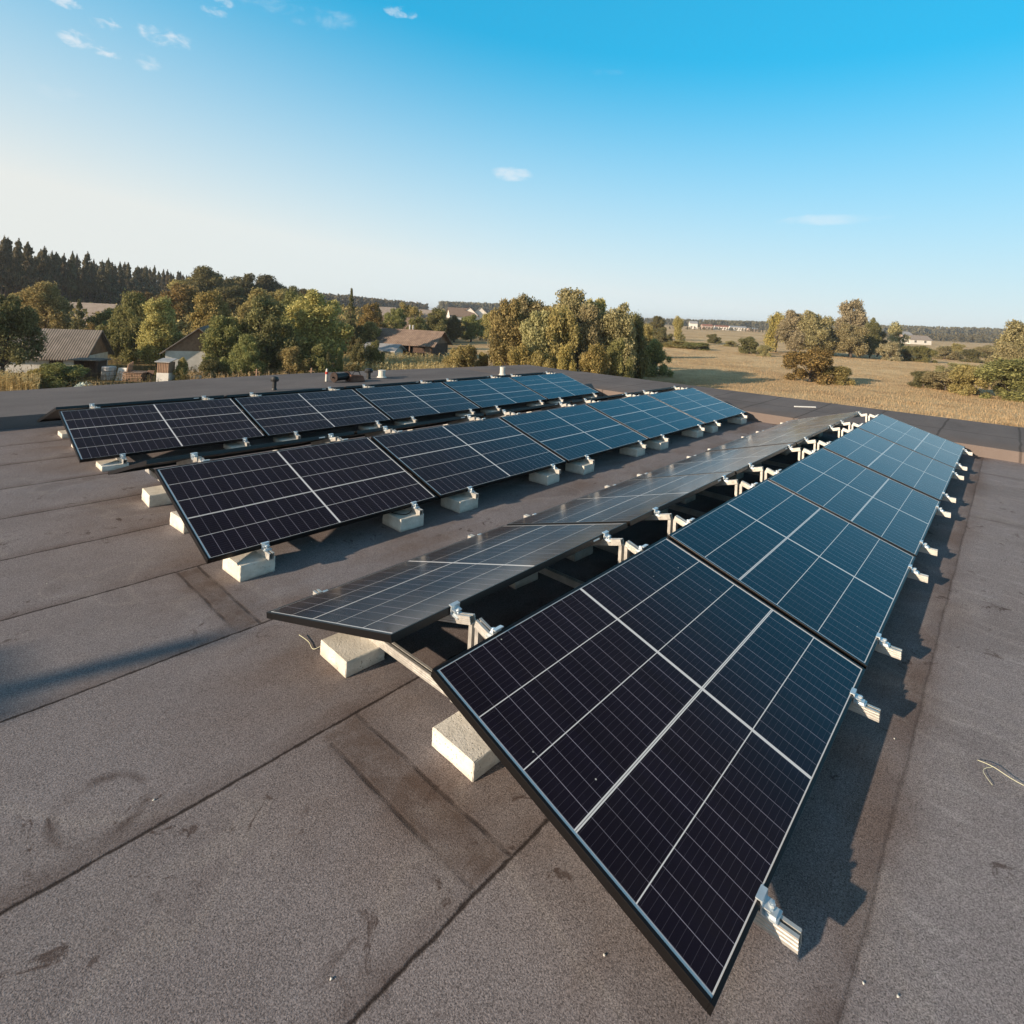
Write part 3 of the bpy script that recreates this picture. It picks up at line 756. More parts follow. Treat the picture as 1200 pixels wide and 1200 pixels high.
T = [
 # px, depth, top y, width px, kind, material, label, group
 (2, 36, 347, 70, 'round', 'dark', 'dark brown green tree cut off by the left edge beside the grey gabled shed', G1),
 (50, 60, 332, 62, 'round', 'olive', 'yellow green tree behind the ridge of the grey gabled shed', G1),
 (90, 56, 350, 20, 'spruce', 'dark', 'small dark conifer at the gable end of the grey shed', G1),
 (28, 70, 345, 50, 'round', 'olive', 'olive tree behind the left end of the grey shed', G1),
 (112, 54, 378, 36, 'round', 'rust', 'low reddish brown tree in front of the pale roofed house', G1),
 (146, 49, 347, 44, 'upright', 'green', 'light green tree right of the pale roofed house', G1),
 (184, 46, 350, 50, 'round', 'olive', 'broad olive tree between the planks and the hipped cottage', G1),
 (168, 52, 365, 40, 'round', 'dark', 'dark tree filling the middle between the shed and the cottage', G1),
 (205, 78, 334, 60, 'round', 'rust', 'rusty brown tree rising beyond the cottage garden', G1),
 (165, 82, 343, 44, 'round', 'rust', 'brown tree at the foot of the pine wood', G1),
 (246, 58, 343, 54, 'round', 'yellow', 'yellowing tree behind the roof of the hipped cottage', G1),
 (262, 44, 372, 58, 'round', 'green', 'green leafy tree hiding the right side of the cottage', G1),
 (282, 41, 395, 34, 'upright', 'green', 'slender pale green tree in front of the big garden trees', G1),
 (310, 45, 350, 66, 'round', 'dark', 'large dark tree left of the yellow green garden tree', G1),
 (300, 70, 340, 50, 'round', 'olive', 'olive tree behind the large dark garden tree', G1),
 (372, 49, 340, 84, 'round', 'olive', 'big yellow green tree left of the brown roofed barn', G1),
 (340, 64, 343, 44, 'round', 'green', 'green tree in the gap behind the two big garden trees', G1),
 (408, 62, 337, 18, 'spruce', 'dark', 'pointed dark spruce standing left of the barn', G1),
 (412, 58, 375, 34, 'round', 'dark', 'dark broadleaf tree below the pointed spruce', G1),
 (434, 92, 356, 36, 'round', 'rust', 'reddish brown tree beyond the brown roofed barn', G1),
 (430, 70, 378, 36, 'round', 'olive', 'low olive tree just behind the left end of the barn roof', G1),
 (462, 100, 362, 30, 'round', 'green', 'small green tree beyond the barn ridge', G1),
 (475, 112, 354, 34, 'round', 'olive', 'yellow olive tree standing far behind the barn chimney', G1),
 (487, 84, 372, 32, 'round', 'green', 'bright green tree just behind the right end of the barn roof', G1),
 (510, 104, 362, 34, 'round', 'green', 'round green tree between the barn and the white village houses', G1),
 (532, 108, 369, 28, 'round', 'dark', 'dark green tree in the hedge before the white houses, left', G1),
 (552, 112, 368, 32, 'round', 'green', 'green tree in the hedge before the white houses, right', G1),
 (570, 120, 366, 26, 'round', 'olive', 'small olive tree left of the willow clump', G1),
 (246, 112, 315, 66, 'round', 'dark', 'tall dark tree at the right end of the pine wood', G1),
 (283, 125, 320, 62, 'round', 'dark', 'tall dark tree right of the pine wood on the skyline', G1),
 (308, 130, 324, 54, 'round', 'pine', 'blackish tree on the skyline where the wood falls away', G1),
 (334, 120, 336, 40, 'round', 'dark', 'small dark round tree on the skyline below the wood', G1),
 (358, 150, 340, 44, 'round', 'dark', 'far dark tree above the big yellow green tree', G1),
 (218, 116, 322, 56, 'round', 'olive', 'olive crowned tree leaning into the right end of the pine wood', G1),
 (264, 95, 336, 60, 'round', 'dark', 'dark spreading tree low before the tall skyline trees', G1),
 (318, 90, 340, 54, 'round', 'olive', 'olive tree between the skyline trees and the dark garden tree', G1),
 (124, 64, 362, 46, 'round', 'green', 'green tree touching the right end of the pale roofed house', G1),
 (344, 56, 358, 50, 'round', 'green', 'leafy tree joining the dark tree and the big yellow green one', G1),
 # central clump
 (592, 50, 352, 50, 'round', 'olive', 'leftmost rounded tree of the clump behind the roof', G2),
 (618, 53, 348, 60, 'round', 'willow', 'tall pale willow, second from the left of the clump', G2),
 (640, 49, 362, 40, 'round', 'olive', 'rounded olive tree in the middle of the willow clump', G2),
 (668, 51, 341, 70, 'round', 'willow', 'tallest tree of the clump behind the roof, with a rounded top', G2),
 (692, 54, 352, 48, 'round', 'olive', 'olive tree just right of the tallest willow in the clump', G2),
 (716, 49, 354, 62, 'round', 'willow', 'broad willow at the right side of the clump', G2),
 (736, 51, 372, 34, 'upright', 'dark', 'darker drooping willow at the right end of the clump', G2),
 (655, 56, 355, 50, 'round', 'dark', 'dark tree standing inside the willow clump', G2),
 (600, 58, 366, 60, 'round', 'olive', 'olive tree behind the left willows of the clump', G2),
 (635, 60, 358, 56, 'round', 'willow', 'pale tree behind the middle of the willow clump', G2),
 (700, 59, 360, 60, 'round', 'olive', 'olive tree behind the right willows of the clump', G2),
 (735, 58, 372, 40, 'round', 'olive', 'low rounded tree behind the right end of the clump', G2),
 (628, 47, 366, 50, 'round', 'willow', 'pale low tree filling the gap left of the tallest willow', G2),
 (652, 47, 362, 44, 'upright', 'olive', 'olive willow standing close to the left of the tallest one', G2),
 (684, 48, 360, 46, 'round', 'willow', 'pale rounded tree close to the right of the tallest willow', G2),
 (610, 45, 402, 40, 'bush', 'yellow', 'yellow green bush at the left foot of the willow clump', G2),
 (632, 45, 410, 36, 'bush', 'olive', 'olive bush low in front of the willow clump', G2),
 (660, 44, 402, 34, 'bush', 'yellow', 'yellow bush below the tallest willow', G2),
 (695, 44, 402, 36, 'bush', 'yellow', 'yellow green bush at the right foot of the willow clump', G2),
 (722, 45, 395, 36, 'bush', 'green', 'green bush under the broad willow', G2),
 (766, 60, 397, 42, 'bush', 'green', 'green bush standing free right of the willow clump', G2),
 (754, 88, 380, 26, 'round', 'olive', 'round olive tree beyond the free green bush', G3),
 (770, 170, 371, 22, 'round', 'dark', 'far dark tree left of the slender poplar', G3),
 (775, 140, 383, 26, 'bush', 'dark', 'dark bush beside the foot of the slender poplar', G4),
 (794, 150, 370, 20, 'column', 'olive', 'slender pale poplar in the distance of the meadow', G3),
 (748, 150, 374, 16, 'round', 'dark', 'small far tree just right of the willow clump', G3),
 (878, 118, 394, 30, 'bush', 'dark', 'round dark bush alone in the middle of the meadow', G4),
 (896, 110, 404, 18, 'bush', 'willow', 'small pale bush right of the round dark meadow bush', G4),
 (796, 130, 399, 44, 'bush', 'olive', 'flat olive bush in the meadow near the poplar', G4),
 (818, 124, 401, 34, 'bush', 'green', 'low green bush in the meadow right of the flat olive one', G4),
 (836, 165, 391, 18, 'bush', 'dark', 'small dark bush far off in the meadow', G4),
 (857, 150, 399, 20, 'bush', 'willow', 'flat pale bush far off in the meadow', G4),
 (777, 62, 435, 18, 'bush', 'green', 'tiny green bush on the meadow close to the roof edge', G4),
 # right group
 (909, 132, 365, 34, 'column', 'yellow', 'yellow green poplar at the left of the meadow tree group', G3),
 (932, 128, 365, 44, 'round', 'grey', 'brownish round tree next to the yellow green poplar', G3),
 (954, 126, 364, 50, 'round', 'willow', 'pale olive tree in the middle of the meadow tree group', G3),
 (974, 132, 382, 22, 'round', 'dark', 'dark low tree between the olive and the tall brown tree', G3),
 (996, 136, 353, 46, 'round', 'grey', 'tall brown tree topping the meadow tree group', G3),
 (997, 124, 378, 42, 'round', 'willow', 'pale rounded willow before the tall brown tree', G3),
 (1019, 130, 372, 24, 'round', 'dark', 'dark tree at the right side of the meadow tree group', G3),
 (1028, 140, 384, 24, 'round', 'dark', 'low dark tree right of the meadow tree group', G3),
 (1051, 150, 378, 34, 'column', 'willow', 'pale twin topped tree standing apart right of the group', G3),
 (1043, 122, 400, 28, 'bush', 'grey', 'brown bush below the pale twin topped tree', G4),
 (1066, 125, 405, 26, 'bush', 'dark', 'dark round bush right of the brown meadow bush', G4),
 (1083, 124, 405, 26, 'bush', 'green', 'green bush next to the dark round meadow bush', G4),
 (1107, 150, 405, 32, 'bush', 'willow', 'flat grey green bush in the far meadow at right', G4),
 (1140, 140, 409, 26, 'bush', 'dark', 'dark flat bush in the far meadow at right', G4),
 (1155, 165, 404, 24, 'bush', 'willow', 'pale far bush near the right edge of the meadow', G4),
 (1120, 190, 402, 20, 'bush', 'olive', 'small olive bush farthest off at the right', G4),
 (1196, 68, 378, 62, 'round', 'willow', 'large grey green willow cut off by the right edge', G3),
 (1178, 66, 400, 40, 'bush', 'willow', 'pale bush at the foot of the right edge willow', G4),
 (949, 62, 406, 60, 'bush', 'rust', 'rust tinged dense bush alone in the near meadow', G4),
 (980, 61.5, 428, 40, 'bush', 'olive', 'low spreading bush attached right of the rusty bush', G4),
 (1082, 63, 434, 42, 'bush', 'dark', 'dark hedge like bush at the left of the right hand thicket', G4),
 (1108, 60, 432, 46, 'bush', 'willow', 'greyish bush in the middle of the right hand thicket', G4),
 (1136, 57, 427, 44, 'bush', 'olive', 'olive bush beside the big green bush at right', G4),
 (1182, 55, 419, 76, 'bush', 'green', 'big green bush at the right edge near the roof', G4),
 (1120, 85, 425, 40, 'bush', 'willow', 'pale low bush behind the right hand thicket', G4),
 # garden edge bushes
 (72, 35, 424, 50, 'bush', 'green', 'green bush before the wall of the grey gabled shed', G5),
 (46, 34.5, 430, 26, 'bush', 'yellow', 'yellow green weed bush left of the green shed bush', G5),
 (212, 38, 418, 20, 'bush', 'olive', 'small bush right of the white privy', G5),
 (340, 42, 405, 44, 'bush', 'olive', 'olive bush under the large dark garden tree', G5),
 (372, 43, 402, 40, 'bush', 'green', 'green bush under the big yellow green tree', G5),
 (397, 44, 408, 14, 'column', 'green', 'narrow green juniper left of the maize patch', G5),
 (384, 43, 412, 12, 'column', 'dark', 'narrow dark juniper left of the maize patch', G5),
 (420, 47, 402, 24, 'bush', 'dark', 'dark shrub before the grey lean-to roof', G5),
 (438, 49, 398, 24, 'bush', 'green', 'green shrub at the left end of the barn', G5),
 (542, 50, 403, 44, 'bush', 'olive', 'yellow green bush right of the brown roofed barn', G5),
 (565, 52, 412, 26, 'bush', 'olive', 'low bush between the barn bush and the willow clump', G5),
 (290, 41, 412, 40, 'bush', 'green', 'leafy bush at the garden edge below the slender tree', G5),
 (248, 40, 420, 30, 'bush', 'dark', 'dark undergrowth bush beside the rubble pile', G5),
]
for r in T:
    tree(r[0], r[1], r[2], r[3], r[4], r[5], r[6], r[7])

# pine wood on the left: single trees, receding to the right
rp = random.Random(11)
for row in range(6):
    for i in range(38):
        f = (i + rp.uniform(-.45, .45)) / 38
        px = -45 + f * 385 + rp.uniform(-4, 4)
        d = 118 + row * 11 + 250 * max(0, f) ** 2.1 + rp.uniform(-4, 4)
        x, y, z = at(px, d)
        h_ = rp.uniform(14.4, 17.2) - (1.5 if row == 0 else 0) + (1.0 if f < .2 else 0)
        pn = plant('pine', x, y, z, rp.uniform(4.2, 7.6), h_, 'pine', 'tall dark pine with a bare trunk in the wood on the left skyline', 'pines of the wood on the left skyline')
# undergrowth and denser inside of the wood: nobody could count it
def mass(name, label, cat, pts, m_, hlo, hhi, wlo, whi, nl, lsz, seed):
    rng = np.random.default_rng(seed); Qs = []
    for (x, y, z) in pts:
        h_ = rng.uniform(hlo, hhi); w_ = rng.uniform(wlo, whi)
        cs = []; rs = []
        for k in range(5):
            zz = rng.uniform(.2, .85); cs.append((x + rng.normal() * w_ * .22, y + rng.normal() * w_ * .22, z + zz * h_)); q = rng.uniform(.25, .42) * w_; rs.append((q * (1.1 - .5 * zz), q * (1.1 - .5 * zz), h_ * .2))
        Qs.append(leaves(rng, cs, rs, [nl // 5] * 5, lsz, 1.3, .3))
    o = bpy.data.objects.new(name, leaf_mesh(name, np.concatenate(Qs), LM[m_])); C.objects.link(o)
    return tag(o, label, cat, kind='stuff')
pts = []
for i in range(230):
    f = rp.random(); px = -60 + f * 430
    pts.append(at(px, 140 + rp.uniform(0, 40) + 250 * f ** 2.1))
mass('wood_undergrowth', 'dark undergrowth and inner trees of the pine wood at left', 'undergrowth', pts, 'dark', 7, 12, 6, 10, 260, .9, 4)
pts = []
for i in range(420):
    px = rp.uniform(-40, 560); pts.append(at(px, rp.uniform(66, 105) + max(0, (px - 300)) * .2))
mass('garden_thicket', 'low mixed thicket filling the gardens behind the village sheds', 'thicket', pts[:260], 'olive', 2.5, 4.6, 3, 5, 220, .35, 5)
# far woods
def band(name, label, px0, px1, d0, d1, top0, top1, n_, m_, seed, jag=.12, nl=70):
    r_ = random.Random(seed); rng = np.random.default_rng(seed); Qs = []
    for i in range(n_):
        f = r_.random(); px = px0 + (px1 - px0) * f; d = (d0 + (d1 - d0) * f) * r_.uniform(.95, 1.12)
        x, y, z = at(px, d)
        h_ = (ztop(px, top0 + (top1 - top0) * f, d) - z) * r_.uniform(1 - 1.4 * jag, 1 + jag * .5)
        w_ = h_ * r_.uniform(.35, .6)
        cs = [(x, y, z + h_ * q) for q in (.2, .45, .68, .86)]; rs = [(w_ * .6, w_ * .6, h_ * .2), (w_ * .55, w_ * .55, h_ * .2), (w_ * .42, w_ * .42, h_ * .16), (w_ * .2, w_ * .2, h_ * .13)]
        Qs.append(leaves(rng, cs, rs, [nl // 4] * 4, h_ * .16, 1.4, .4))
    o = bpy.data.objects.new(name, leaf_mesh(name, np.concatenate(Qs), LM[m_])); C.objects.link(o)
    tag(o, label, 'far wood', kind='stuff')
band('far_wood', 'distant dark pine wood on the skyline above the barn', 345, 500, 420, 640, 341, 356, 330, 'far', 21)
band('far_wood', 'distant strip of wood on the skyline above the white houses', 515, 600, 760, 900, 353, 356, 170, 'far', 22, .06)
band('far_wood', 'low mixed trees of the far village behind the barn', 400, 575, 170, 330, 360, 368, 300, 'olive', 23, .2)
band('far_wood', 'long low wood along the horizon at the right', 560, 1260, 760, 900, 366.5, 387.5, 1500, 'far', 24, .07, 44)
band('far_wood', 'nearer dark hedge line below the horizon at the right', 1020, 1260, 520, 600, 391, 391.5, 300, 'far', 25, .25, 60)
band('far_wood', 'scattered trees round the far village across the meadow', 740, 930, 430, 560, 381, 386, 190, 'far', 26, .4, 60)

# ------------------------------------------------------------------ dry plants
def stalks(name, label, cat, pts, hlo, hhi, m_, seed, nl=6, lw=.07, ll=.45):
    rng = np.random.default_rng(seed); V = []
    for (x, y, z) in pts:
        h_ = rng.uniform(hlo, hhi); lx, ly = rng.normal() * .08 * h_, rng.normal() * .08 * h_
        a = rng.uniform(0, 6.28); dx, dy = math.cos(a) * .008, math.sin(a) * .008
        V += [(x - dx, y - dy, z), (x + dx, y + dy, z), (x + lx + dx, y + ly + dy, z + h_), (x + lx - dx, y + ly - dy, z + h_)]
        for k in range(nl):
            q = rng.uniform(.2, 1.0); bx, by, bz = x + lx * q, y + ly * q, z + h_ * q
            a = rng.uniform(0, 6.28); e = ll * rng.uniform(.4, 1) * h_ * .55; w2 = lw * rng.uniform(.5, 1)
            ex, ey, ez = bx + math.cos(a) * e, by + math.sin(a) * e, bz + rng.uniform(-.5, .45) * e
            px, py = -math.sin(a) * w2 * .5, math.cos(a) * w2 * .5
            V += [(bx - px, by - py, bz), (bx + px, by + py, bz), (ex + px * .3, ey + py * .3, ez), (ex - px * .3, ey - py * .3, ez)]
    o = bpy.data.objects.new(name, leaf_mesh(name, np.array(V), m_)); C.objects.link(o)
    return tag(o, label, cat, kind='stuff')
STRAW = leaf_material('dry_maize', [(.30, .21, .09), (.50, .37, .18), (.70, .55, .30)], .2)
GRASS = leaf_material('dry_grass', [(.42, .29, .145), (.60, .44, .23), (.74, .57, .33)], .25)
rs_ = random.Random(8)
pts = [at(rs_.uniform(395, 535), rs_.uniform(45, 60)) for _ in range(2600)]
stalks('dry_maize', 'standing dry golden maize plants before the brown roofed barn', 'maize', pts, .8, 1.4, STRAW, 1, 11, .10, .6)
pts = [at(rs_.uniform(215, 430), rs_.uniform(37, 43)) for _ in range(1300)]
stalks('dry_maize', 'thin strip of dry maize stalks along the garden edge', 'maize', pts, .4, .95, STRAW, 2, 10, .09, .6)
pts = [at(rs_.uniform(-10, 45), rs_.uniform(32.5, 34.5)) for _ in range(420)]
stalks('dry_maize', 'low withered maize stubble before the tank and privy', 'maize', [at(rs_.uniform(95, 215), rs_.uniform(33, 35)) for _ in range(420)], .15, .5, STRAW, 6, 9, .07, .6)
stalks('dry_maize', 'dry withered maize stalks at the roof edge on the left', 'maize', pts, .3, 1.0, STRAW, 3, 10, .08, .6)
pts = []
for _ in range(38000):
    d = 38 + 95 * rs_.random() ** 1.5; px = rs_.uniform(720, 1240)
    pts.append(at(px, d))
stalks('dry_grass', 'tall dry golden grass of the meadow beyond the roof', 'grass', pts, .06, .22, GRASS, 4, 4, .045, 1.3)
pts = [at(rs_.uniform(-20, 600), rs_.uniform(33, 62)) for _ in range(5000)]
WEED = leaf_material('weeds', [(.06, .06, .02), (.14, .12, .045), (.26, .2, .09)], .2)
stalks('weeds', 'rank weeds growing in the gardens below the roof', 'weeds', pts, .25, .7, WEED, 5, 4, .07, 1.1)

# ------------------------------------------------------------------ houses
def plain(name, c0, c1, scale=1.5, rough=.9, metal=0, stripes=None):
    mt, t, b = mat(name, rough, metal, spec=.2)
    P = t.obj(); n_ = t.noise(P, scale, 5, .65)
    c = t.ramp(n_, [(.32, c0), (.68, c1)])
    if stripes:
        q = t.m('SINE', t.m('MULTIPLY', t.xyz(P)[0], stripes))
        c = t.mix(t.mapr(q, -1, 1, .0, .35), c, tuple(v * .55 for v in c0))
        t.l.new(t.bump(q, .4, .03), b.inputs['Normal'])
    t.l.new(c, b.inputs['Base Color']); return mt
SLATE = plain('weathered_fibre_cement', (.17, .145, .125), (.30, .265, .23), 1.2, stripes=40)
PALER = plain('pale_fibre_cement', (.26, .22, .19), (.36, .31, .27), 1.2, stripes=40)
RUSTR = plain('brown_roof', (.19, .135, .105), (.32, .24, .185), 1.6, stripes=26)
WOOD = plain('old_dark_wood', (.075, .05, .038), (.15, .10, .075), 3, stripes=60)
WOODB = plain('brown_boards', (.20, .13, .09), (.33, .22, .15), 3, stripes=60)
WHITE = plain('whitewash', (.55, .53, .49), (.74, .72, .67), 2)
CLAY = plain('pinkish_render', (.33, .25, .20), (.46, .36, .30), 2)
GLASS, t, b = mat('window_glass', .1, 0, (.03, .035, .04))
REDR = plain('red_tile_roof', (.22, .09, .06), (.34, .16, .11), 2)
METAL = plain('grey_sheet_metal', (.36, .35, .34), (.52, .51, .50), 3, .5, .4)
def gable_house(name, px, depth, w_, d_, hw, hr, yawdeg, wallm, roofm, gablem, label, cat='house', over=.35, hip=False, chimney=None, openings=(), porch=False, nlab=None):
    """w_ along the ridge (local x), d_ across; local origin at the ground centre"""
    x, y, z = at(px, depth); root = empty(name, (x, y, z - .02), R(yawdeg)); tag(root, label, cat)
    mb = MB(); mb.box(-w_ / 2, w_ / 2, -d_ / 2, d_ / 2, 0, hw); mb.build('wall', wallm, root)
    hx = d_ * .35 if hip else 0
    if not hip:
        for s in (-1, 1):
            mb = MB(); mb.prism([(-d_ / 2, hw), (d_ / 2, hw), (0, hw + hr)], 0, 1, lambda p, q: (s * (w_ / 2 - .002) - s * .12 * q, p[0], p[1])); mb.build('gable', gablem, root)
    ox = w_ / 2 + over; oy = d_ / 2 + over; zl = hw - over * hr / (d_ / 2); zt = hw + hr; tk = .09
    mb = MB()
    for s in (-1, 1):
        rx0 = ox - (hx + over if hip else 0)
        mb.quadbox([(-ox, s * oy, zl), (ox, s * oy, zl), (rx0, 0, zt), (-rx0, 0, zt), (-ox, s * oy, zl + tk), (ox, s * oy, zl + tk), (rx0, 0, zt + tk), (-rx0, 0, zt + tk)])
        if hip: mb.face([(s * ox, -oy, zl + tk), (s * ox, oy, zl + tk), (s * rx0, 0, zt + tk)])
    rf = mb.build('roof', roofm, root)
    if chimney:
        mb = MB(); cx_, ch = chimney; mb.box(cx_ - .18, cx_ + .18, -.18, .18, zt - .3, zt + ch); mb.box(cx_ - .22, cx_ + .22, -.22, .22, zt + ch, zt + ch + .07)
        c_ = mb.build('chimney', REDR, rf)
    for (kind, face, u, z0, ww, hh) in openings:
        f = MB(); g = MB()
        def pl(mbx, u0, u1, z0_, z1_, out, thick):
            if face in 'fb':
                s = -1 if face == 'f' else 1; ya = s * (d_ / 2 - .03); yb = s * (d_ / 2 + out)
                mbx.box(u0, u1, min(ya, yb), max(ya, yb), z0_, z1_)
            else:
                s = -1 if face == 'l' else 1; xa = s * (w_ / 2 - .03); xb = s * (w_ / 2 + out)
                mbx.box(min(xa, xb), max(xa, xb), u0, u1, z0_, z1_)
        if kind == 'window':
            b_ = .06
            for (a0, a1, c0, c1) in ((u, u + ww, z0, z0 + b_), (u, u + ww, z0 + hh - b_, z0 + hh), (u, u + b_, z0 + b_, z0 + hh - b_), (u + ww - b_, u + ww, z0 + b_, z0 + hh - b_), (u + ww / 2 - .025, u + ww / 2 + .025, z0 + b_, z0 + hh - b_)): pl(f, a0, a1, c0, c1, .05, .05)
            fo = f.build('window', WHITE, root); pl(g, u + .03, u + ww - .03, z0 + .03, z0 + hh - .03, .02, .02); g.build('pane', GLASS, fo)
        else:
            pl(f, u, u + ww, z0, z0 + hh, .04, .04); f.build('door', WOOD, root)
    return root
RZ = math.degrees(math.atan2(RT[1], RT[0]))     # direction of the picture's horizontal seen from above
def shed_open():
    # brown roofed barn with an open front under the left part
    px, depth = 480, 71
    x, y, z = at(px, depth); root = empty('barn', (x, y, z), R(RZ - 13)); tag(root, 'brown roofed timber barn with open front beyond the maize', 'barn')
    w_, d_, hw, hr = 8.2, 5.0, 1.75, 1.45
    mb = MB(); mb.box(1.5, w_ / 2, -d_ / 2, d_ / 2, 0, hw); mb.box(-w_ / 2, 1.5, d_ / 2 - .12, d_ / 2, 0, hw); mb.build('wall', WOOD, root)
    mb = MB(); mb.prism([(-d_ / 2, hw), (d_ / 2, hw), (0, hw + hr)], 0, 1, lambda p, q: (w_ / 2 - .1 * q, p[0], p[1])); mb.build('gable', WOODB, root)
    for k in range(4):
        mb = MB(); xx = -w_ / 2 + .1 + k * 1.75; mb.box(xx - .07, xx + .07, -d_ / 2 - .3, -d_ / 2 - .16, 0, hw - .05); mb.build('post', WOODB, root)
    mb = MB(); ox = w_ / 2 + .5; oy = d_ / 2 + .55; zl = hw - .55 * hr / (d_ / 2)
    for s in (-1, 1): mb.quadbox([(-ox, s * oy, zl), (ox, s * oy, zl), (ox, 0, hw + hr), (-ox, 0, hw + hr), (-ox, s * oy, zl + .08), (ox, s * oy, zl + .08), (ox, 0, hw + hr + .08), (-ox, 0, hw + hr + .08)])
    rf = mb.build('roof', RUSTR, root)
    for cx_ in (-.2, .25):
        mb = MB(); mb.tube([(cx_, .1, hw + hr - .2), (cx_, .1, hw + hr + .65)], .11, 8); mb.build('chimney', METAL, rf)
    mb = MB(); mb.box(w_ / 2 - .9, w_ / 2 - .1, -d_ / 2 - .04, -d_ / 2, 0, 1.5); mb.build('door', WOODB, root)
shed_open()
gable_house('gabled_shed', 52, 42, 6.4, 4.6, 1.25, 1.75, RZ + 19, WHITE, SLATE, WOODB, 'long shed with weathered grey corrugated roof and boarded gable at left', 'shed', openings=(('window', 'r', -.9, .35, .7, .6), ('door', 'f', 1.2, 0, .8, 1.2)))
gable_house('village_house', 106, 78, 6.0, 4.6, 2.4, 2.0, RZ + 6, CLAY, PALER, CLAY, 'house with pale grey corrugated roof half hidden by trees at left', openings=(('window', 'f', -1.5, 1, 1, 1.1), ('window', 'f', .9, 1, 1, 1.1)))
gable_house('cottage', 236, 47, 5.2, 4.4, 1.7, 1.8, RZ - 66, WHITE, SLATE, WOODB, 'small whitewashed cottage with grey gabled roof among the trees', 'cottage', openings=(('window', 'l', -1.4, .7, .65, .8), ('window', 'f', -.8, .7, .7, .8), ('door', 'l', .5, 0, .8, 1.6)))
gable_house('lean_to_house', 449, 66, 3.6, 3.0, 1.0, .6, RZ - 8, WHITE, METAL, WHITE, 'low outbuilding with pale grey metal roof left of the barn', 'outbuilding', openings=(('window', 'f', -.5, .5, .7, .5),))
gable_house('village_house', 463, 105, 7.5, 6, 2.1, 2.2, RZ + 10, CLAY, RUSTR, CLAY, 'brown roofed house beyond the barn among trees', openings=(('window', 'f', -2, .9, 1, 1), ('window', 'f', .7, .9, 1, 1)))
gable_house('village_house', 446, 190, 9, 7, 3.2, 2.6, RZ + 8, WHITE, PALER, WHITE, 'distant pale roofed house left of the yellow olive tree', openings=(('window', 'f', -2, 1.2, 1.1, 1.2), ('window', 'f', 1, 1.2, 1.1, 1.2)))
gable_house('village_house', 539, 260, 11, 9, 4.2, 3.6, RZ + 20, WHITE, RUSTR, WHITE, 'distant white house with brown roof, left of the village pair', over=.5, openings=(('window', 'f', -3.4, 1.4, 1.2, 1.4), ('window', 'f', -.6, 1.4, 1.2, 1.4), ('window', 'f', 2.2, 1.4, 1.2, 1.4)))
gable_house('village_house', 550, 262, 5, 8, 4.8, 3.6, RZ + 90, WHITE, RUSTR, WHITE, 'distant white gable fronted house in the middle of the village pair', over=.5, openings=(('window', 'l', -1, 1.4, 1.2, 1.4),))
gable_house('village_house', 562, 265, 5.5, 9, 4.6, 4.2, RZ + 96, WHITE, SLATE, WHITE, 'distant white house with grey steep roof right of the village pair', over=.5, openings=(('window', 'l', -1.8, 1.4, 1.2, 1.4), ('window', 'l', 1, 1.4, 1.2, 1.4)))
gable_house('village_house', 498, 250, 12, 8, 3, 3, RZ + 5, CLAY, PALER, CLAY, 'far low house with pale roof between the barn and white houses', over=.5, openings=(('window', 'f', -3, 1.2, 1.1, 1.2), ('window', 'f', 2, 1.2, 1.1, 1.2)))
gable_house('village_house', 1073, 330, 13, 8, 3.0, 2.2, RZ + 4, WHITE, PALER, WHITE, 'far white roofed farmhouse right of the meadow tree group', over=.5, openings=(('window', 'f', -4, 1, 1.4, 1.4), ('window', 'f', 2, 1, 1.4, 1.4)))
far = [(812, 540, 7, 7.5, WHITE, 'tall narrow white building at the left of the far village'), (828, 560, 10, 5, CLAY, 'pinkish long building in the far village'), (845, 565, 13, 4.6, WHITE, 'long white building in the middle of the far village'), (864, 570, 16, 4.8, WHITE, 'longest white building at the right of the far village'), (882, 560, 8, 4, CLAY, 'small pale building at the right end of the far village'), (1058, 340, 6, 7, CLAY, 'small far building just left of the white farmhouse')]
for (px, d, w_, hh, m_, lab) in far:
    gable_house('far_building', px, d, w_, 9, hh * .72, hh * .28, RZ + random.Random(px).uniform(-8, 8), m_, REDR if px in (828, 845) else METAL, m_, lab, 'building', .3, openings=tuple(('window', 'f', -w_ / 2 + 1.0 + 2.6 * k, 1.3, 1.3, 1.5) for k in range(max(1, int((w_ - 1.5) / 2.6)))))
# ---- garden clutter
def thing_at(name, px, depth, rz, label, cat): 
    x, y, z = at(px, depth); o = empty(name, (x, y, z - .01), R(RZ + rz)); return tag(o, label, cat)
r_ = thing_at('privy', 193.5, 37.5, 5, 'narrow privy with whitewashed lower half and small metal roof', 'privy')
mb = MB(); mb.box(-.38, .38, -.38, .38, 0, .85); mb.build('lower_wall', WHITE, r_)
mb = MB(); mb.box(-.375, .375, -.375, .375, .85, 1.55); mb.build('upper_wall', WOODB, r_)
mb = MB(); mb.quadbox([(-.48, -.5, 1.56), (.48, -.5, 1.56), (.48, .46, 1.72), (-.48, .46, 1.72), (-.48, -.5, 1.60), (.48, -.5, 1.60), (.48, .46, 1.76), (-.48, .46, 1.76)]); mb.build('roof', METAL, r_)
r_ = thing_at('open_shelter', 105, 39, 8, 'dark open shelter with flat felt roof beside the shed gable', 'shelter')
mb = MB(); mb.box(-.75, .75, .45, .55, 0, 1.25); mb.box(-.75, -.67, -.5, .45, 0, 1.25); mb.box(.67, .75, -.5, .45, 0, 1.25); mb.build('wall', WOOD, r_)
mb = MB(); mb.box(-.95, .95, -.7, .65, 1.252, 1.33); mb.build('roof', SLATE, r_)
r_ = thing_at('water_tank', 127, 38.5, 0, 'upright rusty grey water tank between shelter and leaning sheets', 'water tank')
